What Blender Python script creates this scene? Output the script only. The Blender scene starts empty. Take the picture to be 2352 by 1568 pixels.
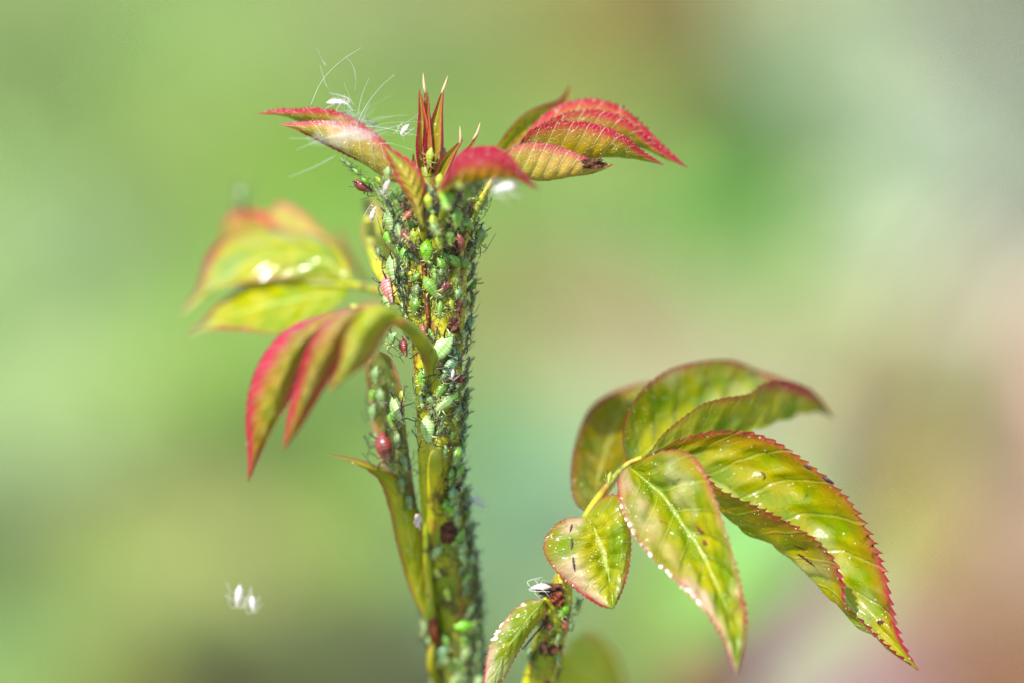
import bpy, math, random
import numpy as np
from mathutils import Vector, Matrix

random.seed(7)
rng = np.random.default_rng(11)
R = math.radians

# ------------------------------------------------------------------ camera, sky, sun, exposure
TILT = R(20.0)                       # the lens looks down on the shoot
DIST = 0.280                         # lens to the plane of focus (a 1:2 macro shot)
FRAME_W = 0.065                      # 65 mm of the plant fill the frame's width
FOCUS = Vector((0, 0, 0.36))         # shoot tip stands 36 cm above the lawn
FWD = Vector((0, math.cos(TILT), -math.sin(TILT)))
RIGHT = Vector((1, 0, 0))
UP = Vector((0, math.sin(TILT), math.cos(TILT)))
CAM = FOCUS - FWD * DIST
PX = FRAME_W / 2352.0                # metres per picture unit at the plane of focus

sc = bpy.context.scene
cd = bpy.data.cameras.new('camera')
cam = bpy.data.objects.new('camera', cd)
sc.collection.objects.link(cam)
cam.location = CAM
cam.rotation_euler = (R(90) - TILT, 0, 0)
cd.sensor_width = 36
cd.lens = 36 * DIST / FRAME_W
cd.clip_start = 0.01
cd.clip_end = 500
cd.dof.use_dof = True
cd.dof.focus_distance = DIST
cd.dof.aperture_fstop = cd.lens / 15.0     # a 15 mm wide pupil
sc.camera = cam

SUN_EL, SUN_AZ = R(54), R(-142)            # azimuth from +Y, clockwise: sun behind the left shoulder
sun_to = Vector((math.sin(SUN_AZ) * math.cos(SUN_EL), math.cos(SUN_AZ) * math.cos(SUN_EL), math.sin(SUN_EL)))
w = bpy.data.worlds.new('World')
sc.world = w
w.use_nodes = True
wn = w.node_tree.nodes
bg = wn['Background']
sky = wn.new('ShaderNodeTexSky')
sky.sky_type = 'NISHITA'
sky.sun_disc = False
sky.sun_elevation = SUN_EL
sky.sun_rotation = SUN_AZ
w.node_tree.links.new(sky.outputs[0], bg.inputs[0])
bg.inputs[1].default_value = 0.15
sl = bpy.data.lights.new('sun', 'SUN')
sl.energy = 4.2
sl.angle = R(0.5)
sl.color = (1.0, 0.955, 0.88)
so = bpy.data.objects.new('sun', sl)
sc.collection.objects.link(so)
so.location = (-1, -1, 3)
so.rotation_euler = (-sun_to).to_track_quat('-Z', 'Y').to_euler()

sc.view_settings.view_transform = 'Standard'
sc.view_settings.look = 'None'
sc.view_settings.exposure = 1.5
sc.view_settings.gamma = 1.0
sc.cycles.use_denoising = True
sc.cycles.use_adaptive_sampling = False
sc.cycles.max_bounces = 8
sc.cycles.transmission_bounces = 6
sc.cycles.sample_clamp_indirect = 4

# ------------------------------------------------------------------ helpers
def P(x, y, d=0.0):
    """picture point (2352 x 1568) at d millimetres behind the plane of focus -> world"""
    z = DIST + d * 0.001
    k = PX * z / DIST
    return CAM + FWD * z + RIGHT * ((x - 1176) * k) + UP * ((784 - y) * k)

def ground_at(x, y, h=0.0):
    """picture point -> where its ray meets the lawn (height h)"""
    dr = (P(x, y, 0) - CAM)
    t = (h - CAM.z) / dr.z
    return CAM + dr * t

def s2l(c):
    return tuple((v / 12.92 if v <= .04045 else ((v + .055) / 1.055) ** 2.4) for v in c)

def C(r, g, b, k=1.0):
    """sRGB 0-255 -> linear, scaled"""
    l = s2l((r / 255, g / 255, b / 255))
    return (l[0] * k, l[1] * k, l[2] * k, 1)

def catmull(pts, n):
    """n points, evenly spread along the length of a Catmull-Rom curve through pts"""
    p = np.array([tuple(q) for q in pts], dtype=float)
    if len(p) == 2:
        t = np.linspace(0, 1, n)[:, None]
        return p[0] * (1 - t) + p[1] * t
    e = np.vstack([2 * p[0] - p[1], p, 2 * p[-1] - p[-2]])
    out = []
    m = 24
    for i in range(len(p) - 1):
        p0, p1, p2, p3 = e[i], e[i + 1], e[i + 2], e[i + 3]
        t = np.linspace(0, 1, m, endpoint=False)[:, None]
        out.append(.5 * ((2 * p1) + (-p0 + p2) * t + (2 * p0 - 5 * p1 + 4 * p2 - p3) * t ** 2 + (-p0 + 3 * p1 - 3 * p2 + p3) * t ** 3))
    out.append(p[-1:])
    c = np.vstack(out)
    s = np.r_[0, np.cumsum(np.linalg.norm(np.diff(c, axis=0), axis=1))]
    q = np.linspace(0, s[-1], n)
    return np.stack([np.interp(q, s, c[:, k]) for k in range(c.shape[1])], 1)

def link(o, parent=None):
    sc.collection.objects.link(o)
    if parent is not None:
        o.parent = parent
    return o

def empty(name, loc, label=None, cat=None, group=None):
    o = bpy.data.objects.new(name, None)
    o.empty_display_size = 0.005
    o.location = loc
    link(o)
    tag(o, label, cat, group)
    return o

def tag(o, label=None, cat=None, group=None, kind=None):
    if label: o['label'] = label
    if cat: o['category'] = cat
    if group: o['group'] = group
    if kind: o['kind'] = kind
    return o

def mesh(name, verts, faces, mat=None, smooth=True, uv=None, col=None):
    me = bpy.data.meshes.new(name)
    me.from_pydata([tuple(v) for v in verts], [], faces)
    if mat is not None:
        me.materials.append(mat)
    if smooth:
        me.polygons.foreach_set('use_smooth', [True] * len(me.polygons))
    if uv is not None:
        l = me.uv_layers.new(name='UVMap')
        vi = np.empty(len(me.loops), dtype=np.int32)
        me.loops.foreach_get('vertex_index', vi)
        l.data.foreach_set('uv', np.asarray(uv, dtype=np.float32)[vi].ravel())
    if col is not None:
        a = me.color_attributes.new('Col', 'FLOAT_COLOR', 'POINT')
        a.data.foreach_set('color', np.asarray(col, dtype=np.float32).ravel())
    me.update()
    return me

def obj(name, me, parent=None, loc=None):
    o = bpy.data.objects.new(name, me)
    if loc is not None:
        o.location = loc
    return link(o, parent)

def tube_geo(pts, rad, seg=8, cap=True):
    """vertices, faces and uv of a tube through pts (n x 3) with radius per point"""
    pts = np.asarray([tuple(p) for p in pts], dtype=float)
    n = len(pts)
    rad = np.broadcast_to(np.asarray(rad, dtype=float), (n,))
    tan = np.gradient(pts, axis=0)
    tan /= np.linalg.norm(tan, axis=1)[:, None] + 1e-15
    ref = np.array([0, 0, 1.0]) if abs(tan[0][2]) < .9 else np.array([1.0, 0, 0])
    a = np.cross(tan[0], ref); a /= np.linalg.norm(a)
    V, U = [], []
    for i in range(n):
        a = a - tan[i] * np.dot(a, tan[i]); a /= np.linalg.norm(a) + 1e-15
        b = np.cross(tan[i], a)
        for k in range(seg):
            th = 2 * math.pi * k / seg
            V.append(pts[i] + rad[i] * (math.cos(th) * a + math.sin(th) * b))
            U.append((i / max(1, n - 1), k / seg))
    F = []
    for i in range(n - 1):
        for k in range(seg):
            k2 = (k + 1) % seg
            F.append((i * seg + k, i * seg + k2, (i + 1) * seg + k2, (i + 1) * seg + k))
    if cap:
        F.append(tuple(range(seg - 1, -1, -1)))
        F.append(tuple((n - 1) * seg + k for k in range(seg)))
    return V, F, U

def merge(geos):
    V, F, U = [], [], []
    for g in geos:
        o = len(V)
        V += list(g[0]); U += list(g[2])
        F += [tuple(i + o for i in f) for f in g[1]]
    return V, F, U

# ------------------------------------------------------------------ materials
class NT:
    def __init__(self, name):
        self.m = bpy.data.materials.new(name)
        self.m.use_nodes = True
        self.t = self.m.node_tree
        self.n = self.t.nodes
        self.n.clear()
        self.out = self.n.new('ShaderNodeOutputMaterial')
    def node(self, typ, **kw):
        x = self.n.new(typ)
        for k, v in kw.items():
            setattr(x, k, v)
        return x
    def to(self, a, b):
        self.t.links.new(a, b)
    def put(self, sock, v):
        if v is None: return
        if isinstance(v, bpy.types.NodeSocket): self.to(v, sock)
        else: sock.default_value = v
    def math(self, op, a, b=None, c=None, clamp=False):
        x = self.node('ShaderNodeMath', operation=op, use_clamp=clamp)
        self.put(x.inputs[0], a); self.put(x.inputs[1], b); self.put(x.inputs[2], c)
        return x.outputs[0]
    def mix(self, f, a, b, typ='MIX'):
        x = self.node('ShaderNodeMix', data_type='RGBA', blend_type=typ)
        self.put(x.inputs[0], f); self.put(x.inputs[6], a); self.put(x.inputs[7], b)
        return x.outputs[2]
    def ss(self, v, a, b, lo=0.0, hi=1.0):
        x = self.node('ShaderNodeMapRange', interpolation_type='SMOOTHSTEP')
        self.put(x.inputs[0], v); x.inputs[1].default_value = a; x.inputs[2].default_value = b
        x.inputs[3].default_value = lo; x.inputs[4].default_value = hi
        return x.outputs[0]
    def noise(self, scale, detail=3, vec=None, rough=.5, dist=0.0):
        x = self.node('ShaderNodeTexNoise')
        x.inputs['Scale'].default_value = scale
        x.inputs['Detail'].default_value = detail
        x.inputs['Roughness'].default_value = rough
        x.inputs['Distortion'].default_value = dist
        if vec is not None: self.to(vec, x.inputs['Vector'])
        return x
    def uv(self):
        x = self.node('ShaderNodeUVMap', uv_map='UVMap')
        s = self.node('ShaderNodeSeparateXYZ')
        self.to(x.outputs[0], s.inputs[0])
        return x.outputs[0], s.outputs[0], s.outputs[1]
    def coords(self):
        return self.node('ShaderNodeTexCoord').outputs['Object']
    def surf(self, base, rough=.5, spec=.5, transl=0.0, tcol=None, normal=None, sss=0.0, coat=0.0, sssr=None):
        b = self.node('ShaderNodeBsdfPrincipled')
        self.put(b.inputs['Base Color'], base)
        self.put(b.inputs['Roughness'], rough)
        self.put(b.inputs['Specular IOR Level'], spec)
        self.put(b.inputs['Coat Weight'], coat)
        b.inputs['Coat Roughness'].default_value = .25
        if sss:
            b.inputs['Subsurface Weight'].default_value = sss
            b.inputs['Subsurface Radius'].default_value = (1, 1, .6)
            b.inputs['Subsurface Scale'].default_value = sssr or .0003
        if normal is not None: self.to(normal, b.inputs['Normal'])
        s = b.outputs[0]
        if transl:
            t = self.node('ShaderNodeBsdfTranslucent')
            self.put(t.inputs[0], tcol if tcol is not None else base)
            if normal is not None: self.to(normal, t.inputs['Normal'])
            mx = self.node('ShaderNodeMixShader')
            mx.inputs[0].default_value = transl
            self.to(s, mx.inputs[1]); self.to(t.outputs[0], mx.inputs[2])
            s = mx.outputs[0]
        self.to(s, self.out.inputs[0])
        return self.m

def bump(t, h, strength, dist):
    b = t.node('ShaderNodeBump')
    b.inputs['Strength'].default_value = strength
    b.inputs['Distance'].default_value = dist
    t.to(h, b.inputs['Height'])
    return b.outputs[0]

def leaf_material(name, green, yellow, red, red0=.62, red1=1.02, tip=.5, under=0.0, gloss=.3, spec=.5, transl=.38, nlat=9, blotch=0.0, vein=.5, netc=1.0, pale=None, rustf=.4, fine=1.0, flank=None):
    """uv.x runs base to tip, uv.y across the blade (midrib at .5)"""
    t = NT(name)
    uvv, u, v = t.uv()
    co = t.coords()
    av = t.math('MULTIPLY', t.math('ABSOLUTE', t.math('SUBTRACT', v, .5)), 2.0)
    n1 = t.noise(420, 3, co).outputs[0]
    n2 = t.noise(1500, 2, co).outputs[0]
    base = t.mix(t.ss(n1, .36, .64), green, yellow)
    # paler, duller wash in places; on side leaflets it paints in sky sheen
    n3 = t.noise(230, 2, co).outputs[0]
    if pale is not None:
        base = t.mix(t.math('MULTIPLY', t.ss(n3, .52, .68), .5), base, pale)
    if flank is not None:      # pale pinkish half of the blade, whitish sky sheen painted into its colour
        sheen_f = t.math('MULTIPLY', t.ss(v, .36, .12), t.ss(t.math('ADD', n3, t.math('MULTIPLY', n1, .5)), .55, .85))
        base = t.mix(t.math('MULTIPLY', sheen_f, .9), base, flank)
    # lateral veins
    s = t.math('SUBTRACT', t.math('MULTIPLY', u, float(nlat)), t.math('MULTIPLY', av, 1.6))
    s = t.math('ADD', s, t.math('MULTIPLY', n1, .35))
    fr = t.math('ABSOLUTE', t.math('SUBTRACT', t.math('FRACT', s), .5))
    lat = t.math('SUBTRACT', 1.0, t.ss(fr, .015, .06))
    # vein net
    mp = t.node('ShaderNodeMapping')
    mp.inputs['Scale'].default_value = (nlat * 3.4, 15.0, 1)
    t.to(uvv, mp.inputs[0])
    vo = t.node('ShaderNodeTexVoronoi', feature='DISTANCE_TO_EDGE')
    vo.inputs['Scale'].default_value = 1.0
    t.to(mp.outputs[0], vo.inputs['Vector'])
    net = t.math('SUBTRACT', 1.0, t.ss(vo.outputs['Distance'], .01, .085))
    # red margin and tip
    rr = t.math('ADD', av, t.math('MULTIPLY', t.math('SUBTRACT', n1, .5), .32))
    rr = t.math('ADD', rr, t.math('MULTIPLY', t.ss(u, .5, 1.0), tip))
    redf = t.ss(rr, red0, red1)
    rust = t.ss(rr, red0 - .28, red0 + .08)
    base = t.mix(t.math('MULTIPLY', rust, rustf), base, C(150, 82, 16))
    base = t.mix(redf, base, red)
    base = t.mix(t.math('MULTIPLY', t.ss(av, .955, 1.0), .7), base, C(140, 22, 52))
    vcol = t.mix(.5, base, C(225, 222, 170)) if under else t.mix(.35, base, C(205, 215, 120))
    base = t.mix(t.math('MULTIPLY', lat, vein), base, vcol)
    ncol = t.mix(.55, base, C(150, 60, 40)) if not under else t.mix(.45, base, C(232, 205, 150))
    base = t.mix(t.math('MULTIPLY', net, .42 * netc), base, ncol)
    mid = t.math('SUBTRACT', 1.0, t.ss(av, .02, .06))
    base = t.mix(t.math('MULTIPLY', mid, .45), base, C(190, 205, 110))
    if blotch:
        bm = t.ss(t.noise(620, 4, co, .65).outputs[0], .66 - .06 * blotch, .70)
        base = t.mix(t.math('MULTIPLY', bm, .75), base, C(92, 52, 24))
        bk = t.math('MULTIPLY', bm, .6)
    # pale gland specks
    vs = t.node('ShaderNodeTexVoronoi', feature='F1')
    vs.inputs['Scale'].default_value = 1500
    t.to(co, vs.inputs['Vector'])
    sp = t.math('SUBTRACT', 1.0, t.ss(vs.outputs['Distance'], .07, .13))
    base = t.mix(t.math('MULTIPLY', sp, .8 * fine), base, C(236, 232, 196))
    # relief
    h = t.math('ADD', t.math('MULTIPLY', net, -.35 if not under else .7), t.math('MULTIPLY', lat, -1.0 if not under else 1.0))
    h = t.math('ADD', h, t.math('MULTIPLY', n2, 1.1))
    h = t.math('ADD', h, t.math('MULTIPLY', sp, 1.5))
    nm = bump(t, h, .55 * fine, .00007)
    dk = t.node('ShaderNodeVectorMath', operation='SCALE')
    t.to(base, dk.inputs[0]); dk.inputs['Scale'].default_value = .72
    base = dk.outputs[0]
    tcol = t.mix(.35, base, t.mix(redf, C(164, 184, 0, .90), C(186, 24, 36, .90)))
    rg = t.math('ADD', gloss, t.math('MULTIPLY', n1, .14))
    return t.surf(base, rg, spec, transl, tcol, nm)

GREEN, YEL = C(118, 150, 14), C(168, 165, 20)
RED = C(176, 42, 66)
M = {}
M['leaf_top'] = leaf_material('leaf_green_red_edge', C(104, 134, 2), C(158, 156, 2), C(150, 30, 50), .84, 1.10, .20, 0, .15, .42, .44, 9, .7, .40, .5, C(190, 194, 128), .30)
M['leaf_olive'] = leaf_material('leaf_olive_red_edge', C(92, 104, 6), C(132, 112, 8), C(128, 34, 40), .80, 1.12, .20, 0, .2, .4, .44, 9, .9, .3, .5, C(140, 142, 70), .4)
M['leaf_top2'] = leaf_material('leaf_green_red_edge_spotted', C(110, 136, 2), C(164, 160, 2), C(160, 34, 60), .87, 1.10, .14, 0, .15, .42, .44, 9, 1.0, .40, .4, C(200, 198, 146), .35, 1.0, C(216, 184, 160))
M['leaf_top3'] = leaf_material('leaf_green_rust_margin', C(114, 138, 2), C(166, 156, 2), C(158, 34, 58), .86, 1.10, .14, 0, .15, .42, .44, 8, .8, .40, .5, C(202, 198, 146), .60)
M['leaf_back'] = leaf_material('leaf_glossy_back', C(124, 146, 0), C(160, 158, 0), C(140, 62, 26), .86, 1.1, .40, 0, .13, .7, .34, 8, 0, .25, .2, None, .2, .12)
M['leaf_young'] = leaf_material('leaf_young_underside', C(128, 142, 4), C(172, 146, 16), C(168, 10, 46), .64, 1.0, .28, 1, .28, .3, .40, 10, .2, .55, .8, C(186, 160, 80), .45)
M['leaf_young_pale'] = leaf_material('leaf_young_pale_underside', C(156, 146, 30), C(190, 158, 62), C(184, 44, 76), .70, 1.05, .25, 1, .38, .45, .38, 10, 0, .95, 1.4, C(208, 178, 122), .3)
M['leaf_red'] = leaf_material('leaf_young_red', C(146, 146, 14), C(160, 84, 24), C(214, 30, 74), .30, .95, .30, 1, .28, .35, .42, 12, 0, .4, .3, None, .12)
M['leaf_drop'] = leaf_material('leaf_drooping_red_edge', C(138, 132, 0), C(160, 120, 4), C(180, 26, 60), .40, .86, .34, 1, .24, .35, .38, 10, .3, .35, .3, C(184, 140, 80), .35)
M['leaf_drop3'] = leaf_material('leaf_drooping_green', C(146, 164, 0), C(178, 172, 8), C(186, 34, 70), .66, .98, .30, 1, .24, .35, .38, 10, .3, .35, .3, C(184, 170, 90), .3)
M['leaf_lens'] = leaf_material('leaf_crimson_ridge', C(150, 134, 0), C(180, 130, 0), C(150, 6, 40), .40, .80, .30, 1, .28, .3, .40, 10, 0, .3, .2, None, .4)
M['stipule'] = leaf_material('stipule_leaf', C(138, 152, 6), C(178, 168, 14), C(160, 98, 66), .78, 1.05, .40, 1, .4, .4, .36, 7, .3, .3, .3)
M['stipule_shade'] = leaf_material('stipule_shaded_brown_rim', C(74, 88, 22), C(96, 98, 28), C(166, 128, 92), .84, 1.02, .15, 1, .5, .3, .28, 7, .5, .3, .3)  # darker copy of the stipule, shade put into its greens; rim is brown

def stem_material():
    t = NT('stem_skin')
    uvv, u, v = t.uv()
    co = t.coords()
    mp = t.node('ShaderNodeMapping'); mp.inputs['Scale'].default_value = (1, 1, .22)
    t.to(co, mp.inputs[0])
    st = t.noise(1100, 4, mp.outputs[0]).outputs[0]
    n = t.noise(330, 4, co).outputs[0]
    base = t.mix(t.ss(n, .35, .66), C(104, 120, 10, .85), C(162, 156, 12, .85))
    base = t.mix(t.math('MULTIPLY', t.ss(st, .52, .70), .8), base, C(138, 72, 26, .76))
    base = t.mix(t.math('MULTIPLY', t.ss(t.noise(800, 4, co).outputs[0], .55, .68), .85), base, C(58, 44, 20))
    nm = bump(t, t.math('ADD', st, t.math('MULTIPLY', n, .5)), .6, .0002)
    return t.surf(base, .45, .45, 0, None, nm, sss=.15)
M['stem'] = stem_material()

def plain(name, col, rough=.5, spec=.4, transl=0.0, sss=0.0, scale=900, var=.25, col2=None, sssr=None):
    t = NT(name)
    n = t.noise(scale, 3, t.coords()).outputs[0]
    col = tuple(x * .76 for x in col[:3]) + (1,)
    c2 = col2 or tuple(x * (1 - var) for x in col[:3]) + (1,)
    base = t.mix(t.ss(n, .35, .65), col, c2)
    return t.surf(base, rough, spec, transl, base, bump(t, n, .25, .0001), sss=sss, sssr=sssr)

M['hair'] = plain('plant_bristle', C(196, 176, 92), .35, .5, .3)
M['hair_red'] = plain('plant_bristle_red', C(150, 60, 60), .35, .5, .3)
M['tip_pale'] = plain('bud_tip_pale', C(200, 176, 130), .45, .4, .3)
M['dry'] = plain('dried_scrap', C(96, 58, 36), .8, .2, 0, 0, 5000, .6, C(36, 18, 18))
M['dry_orange'] = plain('dried_scrap_orange', C(122, 62, 34), .75, .2, 0, 0, 4000, .5, C(80, 34, 22))
M['skin_white'] = plain('shed_skin', C(226, 220, 218), .45, .5, .35, 0, 2500, .08)
M['skin_pink'] = plain('shed_skin_pinkish', C(224, 206, 196), .45, .5, .35, 0, 2500, .12)
M['fluff'] = plain('seed_fluff', C(235, 240, 240), .5, .4, .5, 0, 900, .05)

def aphid_material(name, col, col2, stripe, rough=.32, wax=.25):
    """uv.x tail to head, uv.y round the body (.25 = back)"""
    t = NT(name)
    uvv, u, v = t.uv()
    co = t.coords()
    info = t.node('ShaderNodeObjectInfo')
    n = t.noise(4.0, 3, co).outputs[0]
    base = t.mix(t.ss(n, .35, .65), col, col2)
    base = t.mix(t.ss(u, .62, .95), base, t.mix(.35, base, C(205, 205, 160)))
    seg = t.math('ABSOLUTE', t.math('SINE', t.math('MULTIPLY', u, 34.0)))
    base = t.mix(t.math('MULTIPLY', t.math('SUBTRACT', 1.0, t.ss(seg, .05, .45)), .45 * wax / .25), base, C(214, 228, 205))
    dv = t.math('ABSOLUTE', t.math('SUBTRACT', v, .25))
    base = t.mix(t.math('MULTIPLY', t.math('SUBTRACT', 1.0, t.ss(dv, .01, .04)), .5), base, stripe)
    hv = t.node('ShaderNodeHueSaturation')
    hv.inputs['Value'].default_value = 1.0
    t.to(base, hv.inputs['Color'])
    t.to(t.math('ADD', .62, t.math('MULTIPLY', info.outputs['Random'], .32)), hv.inputs['Value'])
    t.to(t.math('ADD', .492, t.math('MULTIPLY', info.outputs['Random'], .016)), hv.inputs['Hue'])
    nm = bump(t, t.math('ADD', seg, n), .3, .00005)
    return t.surf(hv.outputs[0], rough, .55, .12, hv.outputs[0], nm, sss=.3, sssr=.00025)

AC = {
    'green': aphid_material('aphid_green', C(96, 140, 30), C(122, 160, 42), C(64, 108, 24), .3, .10),
    'bright': aphid_material('aphid_bright_green', C(100, 160, 14), C(126, 176, 24), C(76, 136, 10), .26, .04),
    'lime': aphid_material('aphid_yellow_green', C(150, 166, 26), C(166, 178, 36), C(120, 146, 20), .3, .04),
    'pale': aphid_material('aphid_pale_waxy', C(134, 164, 84), C(160, 184, 112), C(76, 128, 44), .4, .30),
    'grey': aphid_material('aphid_grey_green', C(94, 122, 56), C(118, 146, 76), C(64, 92, 44), .4, .16),
    'blue': aphid_material('aphid_blue_green', C(78, 118, 66), C(104, 142, 90), C(50, 92, 50), .35, .22),
    'pink': aphid_material('aphid_pink', C(178, 96, 92), C(196, 120, 112), C(156, 74, 76), .4, .26),
    'red': aphid_material('aphid_dark_red', C(112, 30, 30), C(136, 44, 40), C(84, 20, 22), .35, .06),
    'brownred': aphid_material('aphid_brown_red', C(132, 58, 46), C(150, 74, 56), C(100, 38, 34), .4, .06),
}
def limb_material(name, near, far, f0, f1):
    t = NT(name)
    uvv, u, v = t.uv()
    return t.surf(t.mix(t.ss(u, f0, f1), near, far), .4, .5)
LEG = limb_material('aphid_leg', C(150, 160, 92), C(26, 24, 20), .22, .5)
LEGD = limb_material('aphid_leg_dark', C(58, 52, 40), C(20, 18, 18), .1, .4)
LEGP = limb_material('aphid_leg_pale', C(120, 116, 56), C(66, 58, 30), .3, .9)
FEEL = limb_material('aphid_feeler', C(110, 118, 70), C(24, 22, 20), .1, .35)
CORN = plain('aphid_cornicle', C(22, 22, 22), .35, .5, 0, 0, 3, .2)
EYE = plain('aphid_eye', C(40, 14, 14), .2, .6, 0, 0, 3, .2)

# ------------------------------------------------------------------ ground and out-of-focus garden
def blend_field(samples):
    """colour of the lawn at a ground point: blended from patches of sampled tone"""
    pos = np.array([tuple(ground_at(x, y))[:2] for x, y, c in samples])
    col = np.array([s2l((c[0] / 255, c[1] / 255, c[2] / 255)) for x, y, c in samples])
    if len(GAIN) == len(samples):
        col = np.clip(col * np.array(GAIN) / 100.0, .012, 1.25)
    def f(q):
        d2 = ((q[:, None, 0] - pos[None, :, 0]) / .030) ** 2 + ((q[:, None, 1] - pos[None, :, 1]) / .060) ** 2
        wgt = 1.0 / (d2 + .08) ** 1.6
        return (wgt[:, :, None] * col[None]).sum(1) / wgt.sum(1)[:, None]
    return f

FIELD = [
    (40, 40, (152, 180, 112)), (120, 230, (146, 178, 92)), (40, 420, (164, 198, 126)), (450, 100, (166, 200, 118)), (330, 600, (146, 190, 94)),
    (150, 650, (168, 202, 132)), (60, 800, (178, 212, 132)), (500, 330, (158, 192, 102)), (520, 620, (158, 200, 104)),
    (180, 900, (186, 218, 140)), (60, 980, (180, 210, 140)), (420, 820, (168, 206, 110)), (500, 1000, (130, 165, 72)),
    (850, 60, (164, 186, 118)), (1100, 60, (160, 176, 108)), (900, 350, (150, 192, 92)), (700, 430, (150, 196, 82)),
    (1250, 150, (158, 176, 100)), (1450, 60, (172, 158, 92)), (1560, 120, (158, 148, 84)), (1690, 160, (120, 146, 74)),
    (1720, 420, (122, 170, 76)), (1480, 480, (152, 190, 108)), (1250, 560, (150, 182, 88)), (1700, 560, (150, 190, 108)),
    (1850, 100, (172, 194, 150)), (2050, 150, (176, 198, 160)), (2200, 150, (178, 192, 162)), (2330, 60, (134, 136, 114)),
    (2000, 350, (180, 204, 160)), (2130, 430, (192, 214, 178)), (2320, 400, (172, 188, 156)), (1900, 600, (186, 210, 150)),
    (2200, 700, (210, 218, 178)), (2330, 650, (212, 204, 172)), (1250, 760, (182, 186, 128)), (1500, 740, (192, 192, 142)), (1700, 720, (184, 196, 140)),
    (1950, 790, (214, 220, 162)), (1250, 950, (176, 206, 148)), (1150, 1150, (158, 198, 144)), (1250, 1250, (154, 192, 138)), (1150, 820, (170, 190, 118)),
    (2100, 850, (218, 222, 152)), (2050, 960, (200, 204, 104)), (2150, 1050, (190, 184, 100)), (2330, 860, (206, 184, 156)),
    (2330, 1100, (190, 164, 136)), (2200, 1200, (186, 166, 112)), (2330, 1330, (194, 162, 132)), (2150, 1350, (196, 170, 130)),
    (2250, 1480, (178, 132, 66)), (2340, 1540, (172, 128, 76)), (1980, 1450, (202, 186, 164)), (1860, 1500, (200, 188, 168)),
    (1800, 1350, (170, 194, 130)), (1600, 1480, (166, 184, 110)), (1500, 1400, (166, 202, 104)), (1450, 1540, (150, 180, 40)),
    (1950, 1600, (150, 148, 100)), (1960, 1000, (180, 176, 130)), (1850, 1050, (180, 200, 150)),
    (40, 1130, (148, 176, 110)), (20, 1250, (120, 150, 96)), (250, 1050, (172, 198, 112)), (250, 1250, (174, 192, 112)),
    (500, 1200, (174, 188, 112)), (480, 1060, (140, 156, 76)), (330, 1380, (160, 182, 92)), (560, 1280, (170, 186, 110)), (800, 1200, (156, 184, 98)),
    (40, 1500, (164, 196, 112)), (200, 1500, (146, 164, 52)), (330, 1550, (136, 134, 54)), (500, 1450, (128, 128, 66)),
    (650, 1500, (100, 98, 66)), (800, 1500, (104, 112, 72)), (850, 1400, (110, 134, 84)), (700, 1350, (126, 150, 84)), (900, 1300, (134, 164, 98)),
    (2650, 100, (178, 194, 160)), (2650, 450, (180, 196, 164)), (2650, 750, (210, 200, 168)), (2650, 1050, (196, 170, 142)), (2650, 1400, (188, 152, 122)),
    (-300, 100, (156, 186, 112)), (-300, 500, (170, 204, 128)), (-300, 900, (180, 212, 138)), (-300, 1250, (128, 158, 100)), (-300, 1550, (160, 190, 108)),
    (200, -350, (156, 186, 112)), (800, -350, (160, 184, 112)), (1450, -350, (170, 160, 96)), (1750, -350, (130, 150, 84)), (2150, -350, (176, 194, 158)),
    (200, 1900, (150, 170, 70)), (700, 1900, (104, 104, 70)), (1300, 1900, (150, 180, 90)), (1900, 1900, (170, 160, 120)), (2300, 1900, (176, 134, 80)),
    (900, 1560, (100, 112, 76)), (1130, 1350, (144, 180, 126)), (700, 1080, (138, 172, 76)), (740, 950, (140, 178, 76)),
]
# tuning gain on each patch's red, green and blue, in percent, against the blur
GAIN = [(79, 73, 71), (21, 29, 8), (84, 82, 73), (58, 65, 52), (8, 13, 8), (58, 52, 87), (49, 58, 8), (60, 47, 32), (56, 55, 54), (105, 88, 112), (105, 96, 118), (71, 81, 21), (8, 8, 8), (67, 59, 64), (27, 37, 32), (50, 59, 17), (52, 79, 8), (17, 40, 24), (260, 260, 194), (260, 135, 25), (8, 8, 8), (115, 198, 8), (80, 83, 77), (8, 28, 8), (13, 66, 8), (95, 118, 137), (8, 12, 10), (129, 117, 125), (8, 8, 8), (160, 122, 96), (62, 84, 114), (8, 15, 8), (79, 78, 56), (189, 260, 260), (25, 9, 8), (125, 41, 64), (99, 60, 89), (15, 11, 16), (260, 260, 260), (66, 105, 93), (10, 11, 51), (14, 15, 26), (29, 51, 8), (260, 260, 260), (260, 260, 8), (260, 260, 8), (182, 59, 131), (62, 43, 146), (9, 8, 8), (65, 73, 78), (117, 98, 35), (31, 8, 8), (51, 27, 8), (33, 8, 60), (115, 20, 134), (42, 224, 32), (42, 77, 30), (64, 34, 8), (9, 13, 8), (55, 64, 59), (165, 95, 92), (8, 24, 89), (8, 16, 8), (8, 8, 8), (22, 35, 8), (100, 70, 91), (139, 100, 119), (8, 8, 8), (78, 147, 8), (146, 158, 159), (127, 131, 25), (61, 91, 95), (8, 8, 8), (145, 52, 8), (97, 69, 8), (73, 55, 8), (110, 94, 89), (74, 90, 118), (70, 89, 28), (62, 109, 47), (37, 37, 36), (70, 92, 96), (163, 147, 165), (129, 93, 73), (65, 50, 31), (60, 62, 51), (53, 55, 44), (66, 64, 61), (42, 45, 49), (59, 43, 28), (60, 62, 51), (50, 55, 41), (136, 110, 62), (155, 130, 90), (59, 63, 69), (81, 82, 29), (132, 132, 88), (32, 35, 18), (58, 82, 64), (65, 50, 31), (133, 148, 134), (109, 122, 112), (8, 8, 8), (8, 34, 8)]
field = blend_field(FIELD)
LAWN_K = 0.56         # albedo of the cover per unit of its sunlit look

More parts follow.
